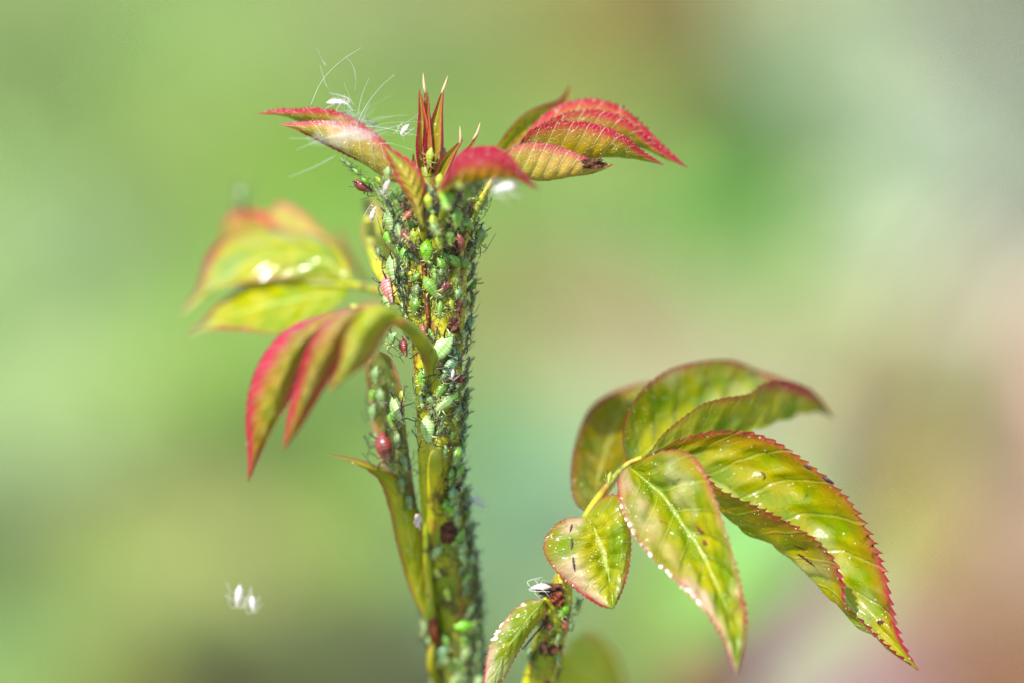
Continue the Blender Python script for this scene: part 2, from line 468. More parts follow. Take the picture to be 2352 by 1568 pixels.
def make_ground():
    t = NT('lawn_soil')
    co = t.coords()
    n = t.noise(14, 5, co).outputs[0]
    n2 = t.noise(160, 4, co).outputs[0]
    at = t.node('ShaderNodeAttribute', attribute_name='Col')
    base = t.mix(t.math('MULTIPLY', t.ss(n2, .4, .7), .18), at.outputs[0], C(96, 84, 50))
    m = t.surf(base, .9, .1, 0, None, bump(t, n2, .5, .01))
    xs = np.unique(np.r_[-300, -60, -12, -4, np.linspace(-1.2, 1.2, 121), 4, 12, 60, 300])
    ys = np.unique(np.r_[-300, -60, -12, -3, np.linspace(.2, 3.4, 120), 6, 14, 60, 300])
    X, Y = np.meshgrid(xs, ys)
    q = np.stack([X.ravel(), Y.ravel()], 1)
    c = field(np.clip(q, [-.6, .3], [.6, 2.6])) * LAWN_K
    Z = .004 * np.sin(q[:, 0] * 21) * np.sin(q[:, 1] * 17) * (np.abs(q[:, 0]) < 3) - .004
    nx, ny = len(xs), len(ys)
    F = [(j * nx + i, j * nx + i + 1, (j + 1) * nx + i + 1, (j + 1) * nx + i) for j in range(ny - 1) for i in range(nx - 1)]
    me = mesh('ground', np.c_[q, Z], F, m, col=np.c_[c, np.ones(len(c))])
    o = obj('ground', me)
    tag(o, kind='structure')
    # grass: short blades and clover-like leaves over the part of the lawn that shows
    N = 11000
    bx = rng.uniform(-.75, .75, N); by = rng.uniform(.55, 2.9, N)
    q = np.stack([bx, by], 1)
    cc = field(np.clip(q, [-.6, .3], [.6, 2.6])) * LAWN_K
    cc = cc * rng.uniform(.88, 1.14, (N, 1)) * rng.uniform(.95, 1.05, (N, 3))
    hh = rng.uniform(.006, .018, N); ww = rng.uniform(.0022, .0045, N)
    an = rng.uniform(0, 2 * math.pi, N); le = rng.uniform(.2, 1.1, N)
    dx, dy = np.cos(an), np.sin(an)
    base = np.stack([bx, by, np.full(N, -.003)], 1)
    sx = np.stack([-dy * ww, dx * ww, 0 * ww], 1)
    mid = base + np.stack([dx * hh * le * .35, dy * hh * le * .35, hh * .75], 1)
    top = base + np.stack([dx * hh * le * 1.2, dy * hh * le * 1.2, hh], 1)
    V = np.stack([base - sx * .6, base + sx * .6, mid + sx, mid - sx, top], 1).reshape(-1, 3)
    col = np.repeat(np.c_[cc, np.ones(N)], 5, 0)
    F = []
    for i in range(N):
        b = i * 5
        F.append((b, b + 1, b + 2, b + 3)); F.append((b + 3, b + 2, b + 4))
    t = NT('grass_blade')
    at = t.node('ShaderNodeAttribute', attribute_name='Col')
    gm = t.surf(at.outputs[0], .55, .35, .4, at.outputs[0])
    g = obj('grass', mesh('grass', V, F, gm, smooth=False, col=col))
    tag(g, 'soft green lawn of short blades far out of focus behind the shoot', 'grass', kind='stuff')
make_ground()

LEAF4 = [(0, 0, 0), (.32, -.20, .05), (.32, .20, .05), (.70, -.16, .03), (.70, .16, .03), (1, 0, -.06)]
def clump(name, label, cat, px, py, h, spread, n, cols, lsize, up=.6, group=None, stem_col=None, seed=1):
    """a small leafy plant that stands on the lawn where the ray of (px, py) meets it"""
    r = random.Random(seed)
    base = ground_at(px, py)
    e = empty(name, (base.x, base.y, 0), label, cat, group)
    V, F, K = [], [], []
    for i in range(n):
        a = r.uniform(0, 2 * math.pi); rr = spread * math.sqrt(r.random())
        p = Vector((rr * math.cos(a), rr * math.sin(a), h * (.15 + .85 * r.random()) * (1 - .45 * (rr / spread) ** 2)))
        d = Vector((math.cos(a + r.uniform(-1, 1)), math.sin(a + r.uniform(-1, 1)), r.uniform(-.3, up))).normalized()
        s = d.cross(Vector((0, 0, 1))).normalized()
        nn = s.cross(d)
        L = lsize * r.uniform(.6, 1.2)
        c = cols[r.randrange(len(cols))]
        v = r.uniform(.8, 1.2)
        o = len(V)
        for (x, y, z) in LEAF4:
            V.append(p + d * (x * L) + s * (y * L) + nn * (z * L)); K.append((c[0] * v, c[1] * v, c[2] * v, 1))
        F += [(o, o + 1, o + 2), (o + 1, o + 3, o + 4, o + 2), (o + 3, o + 5, o + 4)]
    t = NT(name + '_leaf')
    at = t.node('ShaderNodeAttribute', attribute_name='Col')
    m = t.surf(at.outputs[0], .5, .35, .35, at.outputs[0])
    f = obj('foliage', mesh('foliage', V, F, m, smooth=False, col=K), e)
    g = []
    for i in range(7):
        a = r.uniform(0, 2 * math.pi); rr = spread * .7 * math.sqrt(r.random())
        tip = Vector((rr * math.cos(a), rr * math.sin(a), h * r.uniform(.7, 1)))
        g.append(tube_geo(catmull([(0.1 * tip.x, .1 * tip.y, -.004), (tip.x * .5, tip.y * .5, tip.z * .6), tuple(tip)], 8), np.linspace(.0016, .0006, 8), 6))
    gv, gf, gu = merge(g)
    obj('stem', mesh('stem', gv, gf, plain(name + '_stem', stem_col or C(96, 104, 50)), uv=gu), e)
    return e

clump('dark_clump', 'low dark green leafy clump on the lawn, a dim blur below the falling skins', 'plant', 720, 1620, .028, .040, 120, [C(104, 114, 58, .45), C(118, 124, 70, .45), C(112, 100, 64, .45)], .02, seed=3)  # dark leafy clump added to fill a dark area of the lawn
clump('dry_weed', 'brown dried weed, a tan blur above the top right leaf', 'plant', 1500, 130, .060, .030, 220, [C(176, 150, 84, .40), C(150, 120, 66, .40), C(168, 160, 90, .40)], .02, seed=5)
clump('leafy_weed', 'deep green leafy weed, a blur beside the tip of the top right leaf', 'plant', 1715, 430, .040, .026, 110, [C(116, 166, 72, .42), C(126, 172, 82, .42), C(104, 150, 76, .42)], .02, seed=6)
clump('bleached_weed', 'pale straw yellow weed, a light blur above the big side leaf', 'plant', 2080, 960, .035, .036, 260, [C(226, 226, 150, .42), C(214, 214, 120, .42), C(226, 222, 180, .42)], .018, seed=8)

def make_twig():
    a = P(1590, 1580, 150); b = P(1880, 1290, 230)
    dn = (a - b).normalized()
    t0 = (-a.z - .005) / dn.z if dn.z < 0 else 0
    foot = a + dn * t0
    pts = catmull([tuple(foot), tuple(a * .5 + foot * .5 + Vector((.004, 0, 0))), tuple(a), tuple(b), tuple(b - dn * .10 + Vector((0, 0, .01)))], 40)
    rel = pts - np.array(tuple(foot))
    e = empty('dry_twig', foot, 'brownish pink dry twig slanting far behind the side leaf', 'twig')
    v, f, u = tube_geo(rel, np.linspace(.0030, .0016, 40), 8)
    obj('shaft', mesh('shaft', v, f, plain('twig_bark', C(112, 88, 62), .8, .2, 0, 0, 300, .3), uv=u), e)
    k = 24
    side = catmull([rel[k], rel[k] + np.array([.01, .01, .03]), rel[k] + np.array([.03, .01, .05])], 12)
    v, f, u = tube_geo(side, np.linspace(.0012, .0005, 12), 6)
    obj('side_branch', mesh('side_branch', v, f, plain('twig_bark_side', C(112, 88, 62), .8, .2), uv=u), e)
make_twig()

# ------------------------------------------------------------------ the rose plant
AXY = np.array([300, 380, 450, 520, 600, 700, 800, 900, 1000, 1100, 1200, 1300, 1400, 1500, 1600], float)
AXX = np.array([1000, 1002, 1000, 998, 1000, 1003, 1006, 1006, 1004, 1005, 1020, 1034, 1043, 1048, 1054], float)
AXR = np.array([6, 38, 70, 78, 74, 66, 58, 52, 48, 47, 47, 48, 50, 53, 54], float)
AXD = np.array([2, 2, 2, 1.9, 1.8, 1.7, 1.7, 2, 2.8, 4.2, 5.6, 7, 8.4, 9.8, 11.2], float)
def axis(y):
    return float(np.interp(y, AXY, AXX)), float(np.interp(y, AXY, AXD)), float(np.interp(y, AXY, AXR))
BXY = np.array([1290, 1330, 1380, 1430, 1500, 1600], float)
BXX = np.array([1302, 1294, 1284, 1272, 1254, 1226], float)
BXR = np.array([10, 22, 30, 33, 35, 36], float)
BXD = np.array([3, 3, 3.2, 3.8, 5, 6.5], float)
def axis_b(y):
    return float(np.interp(y, BXY, BXX)), float(np.interp(y, BXY, BXD)), float(np.interp(y, BXY, BXR))

foot = P(1054, 1600, 11.2)
ROOT = Vector((foot.x + .012, foot.y + .02, 0))
plant = empty('rose_plant', ROOT, 'young rose shoot with red edged leaves and aphid crusted green stem', 'rose plant')
RT = np.array(tuple(ROOT))

def stem_mesh(axf, y0, y1, n, tail, tail_r, seg=26, ridge=.05, seed=0):
    r_ = np.random.default_rng(seed)
    pts, rad = [], []
    for y in np.linspace(y0, y1, n):
        x, d, r = axf(y)
        pts.append(np.array(tuple(P(x, y, d))) - RT); rad.append(r * PX)
    m = 16
    tl = catmull([pts[-2], pts[-1]] + [np.array(t) - RT for t in tail], m + 3)[3:]
    pts += list(tl); rad += list(np.linspace(rad[-1], tail_r, len(tl)))
    v, f, u = tube_geo(pts, rad, seg)
    v = np.array(v)
    c = np.repeat(np.array(pts), seg, 0)
    ph = np.array([q[1] for q in u]) * 2 * math.pi
    tt = np.repeat(np.arange(len(pts)), seg)
    k = 1 + ridge * np.sin(5 * ph + tt * .05) + ridge * .7 * np.sin(3 * ph - tt * .11 + 1) + r_.normal(0, .012, len(v))
    return mesh('stem', c + (v - c) * k[:, None], f, M['stem'], uv=u)

obj('stem', stem_mesh(axis, 340, 1600, 110, [tuple(foot * .6 + ROOT * .4 + Vector((-.004, .004, 0))), (ROOT.x, ROOT.y, .0), (ROOT.x, ROOT.y, -.01)], .0024), plant)
bf = P(1226, 1600, 6.5)
join = foot * .62 + ROOT * .38 + Vector((-.004, .004, 0))
obj('side_stem', stem_mesh(axis_b, 1290, 1600, 40, [tuple(bf * .6 + join * .4 + Vector((.006, 0, -.01))), tuple(join)], .0012, 20, .06, 4), plant)

def surf_pt(axf, x, y, lift=0.0, maxphi=100):
    """a point on the stem's skin seen at (x, y): world point and outward normal"""
    cx, cd_, r = axf(y)
    s = (x - cx) / r
    ph = math.asin(max(-1, min(1, s))) if abs(s) < 1 else math.copysign(math.pi / 2 * min(1.12, abs(s)), s)
    if abs(s) > 1 and maxphi < 90:
        ph = math.copysign(R(maxphi), s)
        n = (RIGHT * math.sin(ph) - FWD * math.cos(ph)).normalized()
        return P(cx, y, cd_) + RIGHT * ((x - cx) * PX) - FWD * (math.cos(ph) * r * PX * .7) + n * lift, n
    n = (RIGHT * math.sin(ph) - FWD * math.cos(ph)).normalized()
    c = P(cx, y, cd_)
    return c + n * (r * PX + lift), n

def leaflet(parent, rails, vs, mat, name='leaflet', teeth=22, tooth=5.0, quilt=.16, nlat=9, nu=None, nv=26, bulge=0.0, label=None, wob=.12, seed=0, toothed=(1, 1), rough=1.0):
    """blade lofted through rails (base to tip); rails[0] and rails[-1] are margins; vs: -1 margin, 0 midrib, 1 margin"""
    nu = nu or max(80, teeth * 6)
    q = np.stack([catmull(r, nu) for r in rails], 0)            # rails x nu x (x, y, d)
    q[:, -1] = q[:, -1].mean(0)
    vs = np.array(vs, float)
    vg = np.linspace(vs[0], vs[-1], nv)
    grid = np.zeros((nu, nv, 3))
    for i in range(nu):
        if len(rails) == 2:
            f = ((vg - vs[0]) / (vs[-1] - vs[0]))[:, None]
            grid[i] = q[0, i] * (1 - f) + q[1, i] * f
        else:
            # smooth loft: Catmull-Rom in v through the rails
            e = np.vstack([2 * q[0, i] - q[1, i], q[:, i], 2 * q[-1, i] - q[-2, i]])
            for j, vv in enumerate(vg):
                k = min(len(vs) - 2, max(0, np.searchsorted(vs, vv, 'right') - 1))
                t = (vv - vs[k]) / (vs[k + 1] - vs[k])
                p0, p1, p2, p3 = e[k], e[k + 1], e[k + 2], e[k + 3]
                grid[i, j] = .5 * ((2 * p1) + (-p0 + p2) * t + (2 * p0 - 5 * p1 + 4 * p2 - p3) * t * t + (-p0 + 3 * p1 - 3 * p2 + p3) * t ** 3)
    u = np.linspace(0, 1, nu)
    U, Vv = np.meshgrid(u, vg, indexing='ij')
    if bulge:
        grid[:, :, 2] -= bulge * np.sin(math.pi * np.clip(np.abs(Vv), 0, 1)) * np.sin(math.pi * U) ** .6
    r_ = np.random.default_rng(seed + 17)
    # saw teeth on the margins, leaning to the tip
    ph = (u * teeth + .12 * np.sin(u * 37 + seed)) % 1
    saw = np.where(ph < .72, (ph / .72) ** 1.3, (1 - ph) / .28)
    amp = r_.uniform(.65, 1.15, teeth + 2)[np.minimum((u * teeth).astype(int), teeth + 1)]
    env = np.clip(u * 9, 0, 1) * np.clip((1 - u) * 7, 0, 1) ** .6 * (.55 + .75 * u)
    for side, jj, jn in ((0, 0, 2), (1, nv - 1, nv - 3)):
        if not toothed[side]: continue
        ed = grid[:, jj, :2]
        out = ed - grid[:, jn, :2]
        out /= np.linalg.norm(out, axis=1)[:, None] + 1e-6
        tn = np.gradient(ed, axis=0); tn /= np.linalg.norm(tn, axis=1)[:, None] + 1e-6
        # fold edges seen edge-on still show their teeth
        nrm = np.stack([-tn[:, 1], tn[:, 0]], 1)
        nrm *= np.sign((nrm * out).sum(1))[:, None] + 1e-9
        o2 = .4 * out + .6 * nrm
        grid[:, jj, :2] += (o2 * .75 + tn * .75) * (tooth * saw * amp * env)[:, None]
    W = np.empty((nu, nv, 3))
    z = DIST + grid[:, :, 2] * .001
    k = PX * z / DIST
    for a in range(3):
        W[:, :, a] = CAM[a] + FWD[a] * z + RIGHT[a] * (grid[:, :, 0] - 1176) * k + UP[a] * (784 - grid[:, :, 1]) * k
    # quilted relief between the lateral veins
    du = np.gradient(W, axis=0); dv = np.gradient(W, axis=1)
    nn = np.cross(du, dv); nn /= np.linalg.norm(nn, axis=2)[:, :, None] + 1e-12
    av = np.abs(Vv)
    s = U * nlat - av * 1.6
    hgt = (np.abs(np.sin(math.pi * s)) ** .6 - .5) * np.clip(1 - av ** 4, 0, 1) * np.clip(av * 5, 0, 1) * np.clip((1 - U) * 6, 0, 1) * np.clip(U * 6, 0, 1)
    ir = .6 + .8 * (.5 + .5 * np.sin(U * 23 + seed) * np.sin(Vv * 7 + seed * 3 + U * 6))
    hgt = hgt * ir + .35 * rough * np.sin(U * 41 + 9 * Vv + seed) * np.sin(Vv * 13 - U * 17 + seed) * np.clip(1 - av ** 3, 0, 1) * np.clip((1 - U) * 6, 0, 1) * np.clip(U * 6, 0, 1)
    wv = wob * np.sin(U * 9 + seed) * np.sin(av * 4 + seed * 2) * np.clip((1 - U) * 5, 0, 1) * np.clip(U * 6, 0, 1)
    rel = np.clip(np.linalg.norm(dv, axis=2).sum(1) / .0035, .15, 1.2)[:, None]
    W += nn * ((hgt * quilt + wv) * rel * .001)[:, :, None]
    W -= RT
    F = [(i * nv + j, i * nv + j + 1, (i + 1) * nv + j + 1, (i + 1) * nv + j) for i in range(nu - 1) for j in range(nv - 1)]
    me = mesh(name, W.reshape(-1, 3), F, mat, uv=np.stack([U.ravel(), Vv.ravel() * .5 + .5], 1))
    o = obj(name, me, parent)
    if label: o['label'] = label
    return o

def rachis(pts, r0, r1, name='leaf', mat='stem', parent=plant, seg=10, label=None):
    c = catmull([tuple(P(*p)) for p in pts], 30) - RT
    v, f, u = tube_geo(c, np.linspace(r0, r1, 30) * PX, seg)
    o = obj(name, mesh(name, v, f, M[mat], uv=u), parent)
    if label: o['label'] = label
    return o

def rail(xy, *d):
    """picture polyline plus a run of depths spread along it"""
    u = np.linspace(0, 1, len(xy))
    dd = np.interp(u, np.linspace(0, 1, len(d)), d)
    return [(x, y, z) for (x, y), z in zip(xy, dd)]

# ---- leaf at the top right: folded leaflets, red margins up
lf = rachis([(1020, 770, 1.6), (1035, 690, .5), (1052, 600, 0.2), (1078, 520, .4), (1115, 440, .4), (1150, 385, .6), (1185, 352, .8)], 13, 6, label='petiole climbing to the top right leaf')
leaflet(lf, [rail([(1140, 338), (1168, 300), (1205, 265), (1245, 244), (1285, 230), (1312, 196)], 5, 7, 9),
             rail([(1150, 345), (1185, 312), (1225, 285), (1262, 262), (1295, 243), (1312, 196)], 6.5, 8, 9),
             rail([(1162, 350), (1200, 318), (1240, 287), (1275, 262), (1300, 240), (1312, 196)], 5, 6.5, 9)], (-1, 0, 1), M['leaf_young'], teeth=26, tooth=3.5, seed=1)
leaflet(lf, [rail([(1185, 345), (1215, 300), (1260, 262), (1310, 240), (1370, 232), (1430, 248), (1480, 290), (1520, 335), (1580, 387)], 5, 5.5, 5, 4),
             rail([(1185, 350), (1240, 345), (1300, 335), (1380, 335), (1440, 335), (1480, 345), (1520, 362), (1545, 372), (1580, 387)], 3.5, 4, 4, 4),
             rail([(1190, 345), (1225, 303), (1270, 275), (1330, 256), (1390, 258), (1440, 280), (1485, 318), (1530, 352), (1580, 387)], 2, 2.4, 3, 4)], (-1, 0, 1), M['leaf_young'], teeth=34, tooth=10, bulge=.4, quilt=.085, seed=2, label='long outer leaflet with crimson toothed margin')
leaflet(lf, [rail([(1190, 345), (1225, 305), (1285, 286), (1345, 288), (1400, 302), (1440, 325), (1478, 352), (1525, 380)], 3.0, 3.2, 3, 2.4),
             rail([(1185, 352), (1230, 368), (1290, 378), (1350, 368), (1400, 362), (1440, 364), (1478, 370), (1525, 380)], 1.6, 1.8, 2, 2.2),
             rail([(1187, 340), (1220, 300), (1280, 281), (1340, 282), (1400, 296), (1440, 319), (1476, 350), (1525, 380)], .2, .2, .8, 2.2)], (-1, 0, 1), M['leaf_young'], teeth=34, tooth=8, bulge=.4, quilt=.085, seed=3)
leaflet(lf, [rail([(1160, 360), (1200, 338), (1250, 332), (1300, 346), (1340, 362), (1380, 375), (1410, 379)], 2.0, 1.8, 1.2, .8),
             rail([(1155, 385), (1185, 408), (1235, 413), (1290, 408), (1340, 405), (1380, 394), (1410, 378)], .2, 0, .2, .6),
             rail([(1158, 352), (1195, 332), (1250, 329), (1300, 343), (1340, 361), (1385, 376), (1410, 378)], -.8, -1, -.4, .6)], (-1, 0, 1), M['leaf_young_pale'], teeth=26, tooth=3.5, bulge=.35, quilt=.085, seed=4, label='pale veined lowest leaflet with a dried brown tip')

# ---- leaf at the top left
lf = rachis([(990, 620, 2), (982, 550, .4), (965, 480, -.6), (940, 430, -.4), (905, 392, 0), (860, 360, .6)], 13, 5, label='petiole of the top left leaf')
leaflet(lf, [rail([(925, 372), (880, 325), (830, 288), (790, 264), (740, 250), (690, 250), (640, 254), (590, 262)], 3, 3.4, 3.4, 3),
             rail([(920, 395), (870, 360), (820, 325), (770, 302), (720, 288), (680, 276), (640, 265), (590, 262)], 2, 2.5, 2.8, 3),
             rail([(922, 374), (878, 322), (825, 282), (785, 262), (735, 252), (690, 253), (640, 257), (590, 262)], 1.2, 1.6, 2.0, 3)], (-1, 0, 1), M['leaf_young'], teeth=30, tooth=9, bulge=.4, quilt=.085, seed=5, label='upper left leaflet ending in a thin red point')
leaflet(lf, [rail([(940, 420), (905, 365), (870, 328), (830, 298), (780, 282), (730, 278), (690, 281), (640, 286)], 1.4, 1.4, 1.6, 1.2),
             rail([(945, 428), (905, 418), (865, 395), (815, 365), (760, 335), (715, 310), (680, 297), (640, 287)], 0, .2, .6, 1),
             rail([(938, 415), (905, 362), (868, 325), (828, 296), (778, 281), (730, 279), (690, 283), (640, 287)], -1.2, -1.0, -.2, 1)], (-1, 0, 1), M['leaf_young_pale'], teeth=26, tooth=4.5, bulge=.45, quilt=.085, seed=6, label='lower left leaflet under the white fluff')
leaflet(lf, [rail([(925, 405), (870, 375), (810, 345), (750, 318), (700, 298), (660, 290)], 2.6, 2.4, 2),
             rail([(925, 412), (868, 392), (805, 362), (745, 332), (690, 303), (650, 287)], 1.6, 1.8, 2)], (0, 1), M['leaf_young'], teeth=22, tooth=3, seed=7, toothed=(0, 1))

# ---- folded bud leaflets at the very tip
bud = rachis([(990, 470, .4), (986, 430, .3), (980, 400, .2), (978, 384, .2)], 26, 12, name='bud', label='tuft of narrow red folded leaflets')
def spike(base, tip, w, d, mat='leaf_red', seed=0, bend=0, tail=None):
    bx, by = base; tx, ty = tip
    L = math.hypot(tx - bx, ty - by)
    nx, ny = (ty - by) / L, -(tx - bx) / L
    def ln(k):
        out = []
        for s, ww in ((0, .55), (.15, .9), (.35, 1.0), (.55, .75), (.75, .42), (.9, .2), (1, .02)):
            b = bend * math.sin(math.pi * s)
            out.append((bx + (tx - bx) * s + nx * (ww * w * k + b), by + (ty - by) * s + ny * (ww * w * k + b)))
        return out
    o = leaflet(bud, [rail(ln(-.5), d - .2, d), rail(ln(-.30), d - .75, d - .1), rail(ln(.1), d + .35, d), rail(ln(.5), d - .35, d)], (-1, -.55, 0, 1), M[mat], teeth=20, tooth=1.6, quilt=.05, nv=16, seed=seed, wob=.02)
    if tail:
        c = catmull([tuple(P(*p)) for p in tail], 10) - RT
        v, f, u = tube_geo(c, np.array([2.4, 3.0, 3.4, 3.6, 3.4, 3.0, 2.6, 2.0, 1.2, .5]) * PX, 7)
        obj('leaflet_tip', mesh('leaflet_tip', v, f, M['tip_pale'], uv=u), o)
    return o
spike((975, 398), (963, 206), 40, .5, seed=21, bend=-5)
spike((981, 395), (976, 205), 28, .9, seed=22, bend=-4, tail=[(978, 216, .9), (974, 195, .9), (972, 168, .9)])
spike((986, 395), (983, 212), 24, .3, seed=24, bend=2)
spike((992, 398), (1018, 205), 44, .2, seed=23, bend=5, tail=[(1014, 216, .2), (1021, 198, .2), (1029, 174, .2)])
spike((1004, 420), (1064, 320), 30, -.6, seed=25, bend=6, tail=[(1056, 332, -.6), (1058, 315, -.7), (1056, 290, -.8)])
spike((1010, 425), (1098, 310), 16, .8, seed=26, bend=-3, tail=[(1086, 322, .8), (1096, 306, .8), (1103, 282, .8)])
spike((952, 405), (949, 352), 12, -.5, seed=27)
spike((1012, 410), (1012, 345), 16, 1.4, seed=28)

# ---- leaf pointing at the lens, red and blurred
lf = rachis([(1000, 640, 1.5), (1003, 570, -.6), (1015, 510, -2.6), (1030, 460, -4.6), (1050, 420, -6.2), (1075, 388, -7.2)], 16, 8, label='petiole of the leaf that points at the lens')
leaflet(lf, [rail([(1010, 430), (1050, 362), (1090, 342), (1140, 338), (1180, 362), (1205, 400), (1240, 440)], -5, -6, -8, -9),
             rail([(1015, 445), (1060, 420), (1100, 412), (1140, 414), (1175, 412), (1205, 422), (1240, 440)], -7, -8, -9, -9.5),
             rail([(1013, 435), (1052, 375), (1092, 358), (1140, 352), (1178, 372), (1204, 405), (1240, 440)], -8, -9, -10, -9.5)], (-1, 0, 1), M['leaf_lens'], teeth=20, tooth=4, bulge=.4, seed=8, label='blurred crimson leaflet drooping toward the lens')
leaflet(lf, [rail([(1000, 440), (1025, 400), (1050, 372), (1075, 352)], -3, -4, -5),
             rail([(1012, 462), (1040, 430), (1068, 400), (1075, 352)], -4, -5, -5)], (-1, 1), M['leaf_young'], teeth=12, tooth=3, seed=9)
lf = rachis([(985, 600, 1.5), (975, 540, -.6), (966, 500, -2), (955, 460, -3)], 12, 8, name='stipule_stalk')
leaflet(lf, [rail([(968, 510), (925, 430), (895, 375), (882, 335)], -3, -3.4, -3),
             rail([(972, 520), (950, 440), (925, 390), (882, 335)], -3.8, -4.4, -3),
             rail([(976, 510), (978, 440), (950, 375), (882, 335)], -3, -3.6, -3)], (-1, 0, 1), M['leaf_young'], name='stipule', teeth=9, tooth=5, seed=10, label='small red tipped blade in front of the bud')

# ---- left leaf drooping before the stem
lf = rachis([(1004, 960, 2.2), (1000, 880, .6), (985, 815, -.6), (955, 768, -2.4), (915, 737, -4.2), (870, 712, -5.6), (805, 706, -6.2)], 26, 8, label='arching petiole of the drooping left leaf')
leaflet(lf, [rail([(800, 706), (720, 728), (652, 768), (602, 825), (572, 892), (562, 965), (570, 1040), (570, 1106)], -6.16, -6.72, -5.88, -5.6),
             rail([(804, 708), (742, 740), (690, 790), (655, 850), (630, 915), (606, 985), (586, 1045), (570, 1106)], -9.24, -9.52, -7.56, -5.6),
             rail([(806, 712), (760, 752), (720, 805), (690, 865), (660, 930), (625, 990), (594, 1050), (570, 1106)], -6.44, -6.16, -5.04, -5.32)], (-1, 0, 1), M['leaf_drop'], teeth=30, tooth=4, bulge=0, seed=11, label='longest drooping leaflet with deep pink outer margin')
leaflet(lf, [rail([(835, 702), (775, 722), (728, 765), (700, 815), (680, 880), (662, 955), (650, 1034)], -9.04, -9.88, -9.04, -8.48),
             rail([(838, 705), (792, 740), (752, 800), (722, 860), (700, 915), (678, 970), (650, 1034)], -12.1, -12.4, -10.4, -8.76),
             rail([(842, 708), (810, 750), (790, 805), (760, 865), (725, 925), (685, 985), (650, 1034)], -9.32, -9.32, -8.48, -8.76)], (-1, 0, 1), M['leaf_drop'], teeth=26, tooth=4, seed=12)
leaflet(lf, [rail([(868, 694), (825, 700), (800, 745), (782, 800), (765, 855), (755, 900)], -10.6, -11.4, -10.6),
             rail([(905, 712), (865, 722), (838, 760), (812, 815), (786, 860), (755, 900)], -13.1, -13.6, -11.1),
             rail([(935, 742), (905, 752), (875, 785), (840, 830), (800, 868), (755, 900)], -10, -10.6, -10.6)], (-1, 0, 1), M['leaf_drop3'], teeth=22, tooth=3, seed=13, label='short green leaflet with pink margin')

# ---- glossy left leaf behind
lf = rachis([(990, 760, 2.5), (930, 700, 5), (870, 668, 8.5), (800, 655, 12), (700, 650, 13)], 16, 6, label='petiole of the glossy left leaf')
leaflet(lf, [rail([(812, 655), (795, 595), (755, 552), (685, 530), (600, 526), (530, 542), (482, 585), (455, 660), (412, 724)], 11.6, 15.9, 18.8, 17.4),
             rail([(805, 655), (745, 600), (690, 590), (620, 590), (560, 610), (515, 640), (478, 668), (448, 695), (412, 724)], 12.3, 13.8, 15.2, 17.4),
             rail([(800, 656), (740, 646), (680, 640), (620, 640), (570, 650), (525, 660), (485, 670), (450, 698), (412, 724)], 13, 12.5, 13, 17.4)], (-1, 0, 1), M['leaf_back'], teeth=26, tooth=4, quilt=.22, nlat=6, rough=0, seed=14, label='upper glossy leaflet with brownish margin')
leaflet(lf, [rail([(805, 645), (745, 634), (685, 628), (620, 632), (570, 648), (530, 680), (495, 705), (465, 738), (424, 774)], 13, 14.5, 15.2, 13.8),
             rail([(800, 668), (745, 680), (685, 690), (620, 700), (570, 712), (530, 725), (495, 740), (465, 755), (424, 774)], 11.9, 11.9, 12.5, 13.8),
             rail([(795, 682), (755, 722), (705, 755), (645, 768), (590, 765), (540, 760), (500, 757), (465, 760), (424, 774)], 10.7, 9.86, 10.7, 13.8)], (-1, 0, 1), M['leaf_back'], teeth=26, tooth=3, quilt=.22, nlat=6, rough=0, seed=15, label='lower glossy leaflet catching a white sheen')
leaflet(lf, [rail([(800, 620), (770, 560), (720, 510), (680, 480), (640, 468), (615, 490)], 17.4, 20.3, 21.8),
             rail([(790, 640), (740, 590), (700, 560), (660, 540), (630, 520), (615, 490)], 15.9, 18.8, 21.8)], (-1, 1), M['leaf_young_pale'], teeth=16, tooth=3, seed=16)
leaflet(lf, [rail([(720, 600), (650, 520), (600, 490), (560, 484), (525, 500), (505, 560), (470, 640)], 21.8, 24.6, 26.1),
             rail([(720, 640), (650, 590), (600, 560), (560, 545), (530, 560), (505, 600), (470, 640)], 20.3, 21.8, 26.1)], (-1, 1), M['leaf_red'], teeth=16, tooth=3, seed=17)
rachis([(960, 720, 3.5), (885, 640, 6), (858, 580, 8), (850, 520, 9), (842, 466, 10)], 17, 13, name='stipule_stalk', label='purplish stalk behind the stem', mat='stem')
leaflet(plant, [rail([(862, 610), (835, 560), (838, 500), (850, 452)], 13, 14.5, 15.9), rail([(905, 640), (900, 560), (888, 500), (850, 452)], 8.7, 11.6, 15.9)], (-1, 1), M['stipule'], name='stipule', teeth=8, tooth=2, seed=18)
leaflet(plant, [rail([(835, 650), (790, 590), (772, 545), (778, 525)], 17.4, 20.3, 21.8), rail([(850, 650), (812, 590), (796, 550), (778, 525)], 15.9, 18.8, 21.8)], (-1, 1), M['stipule_shade'], name='stipule', teeth=8, tooth=2, seed=19)

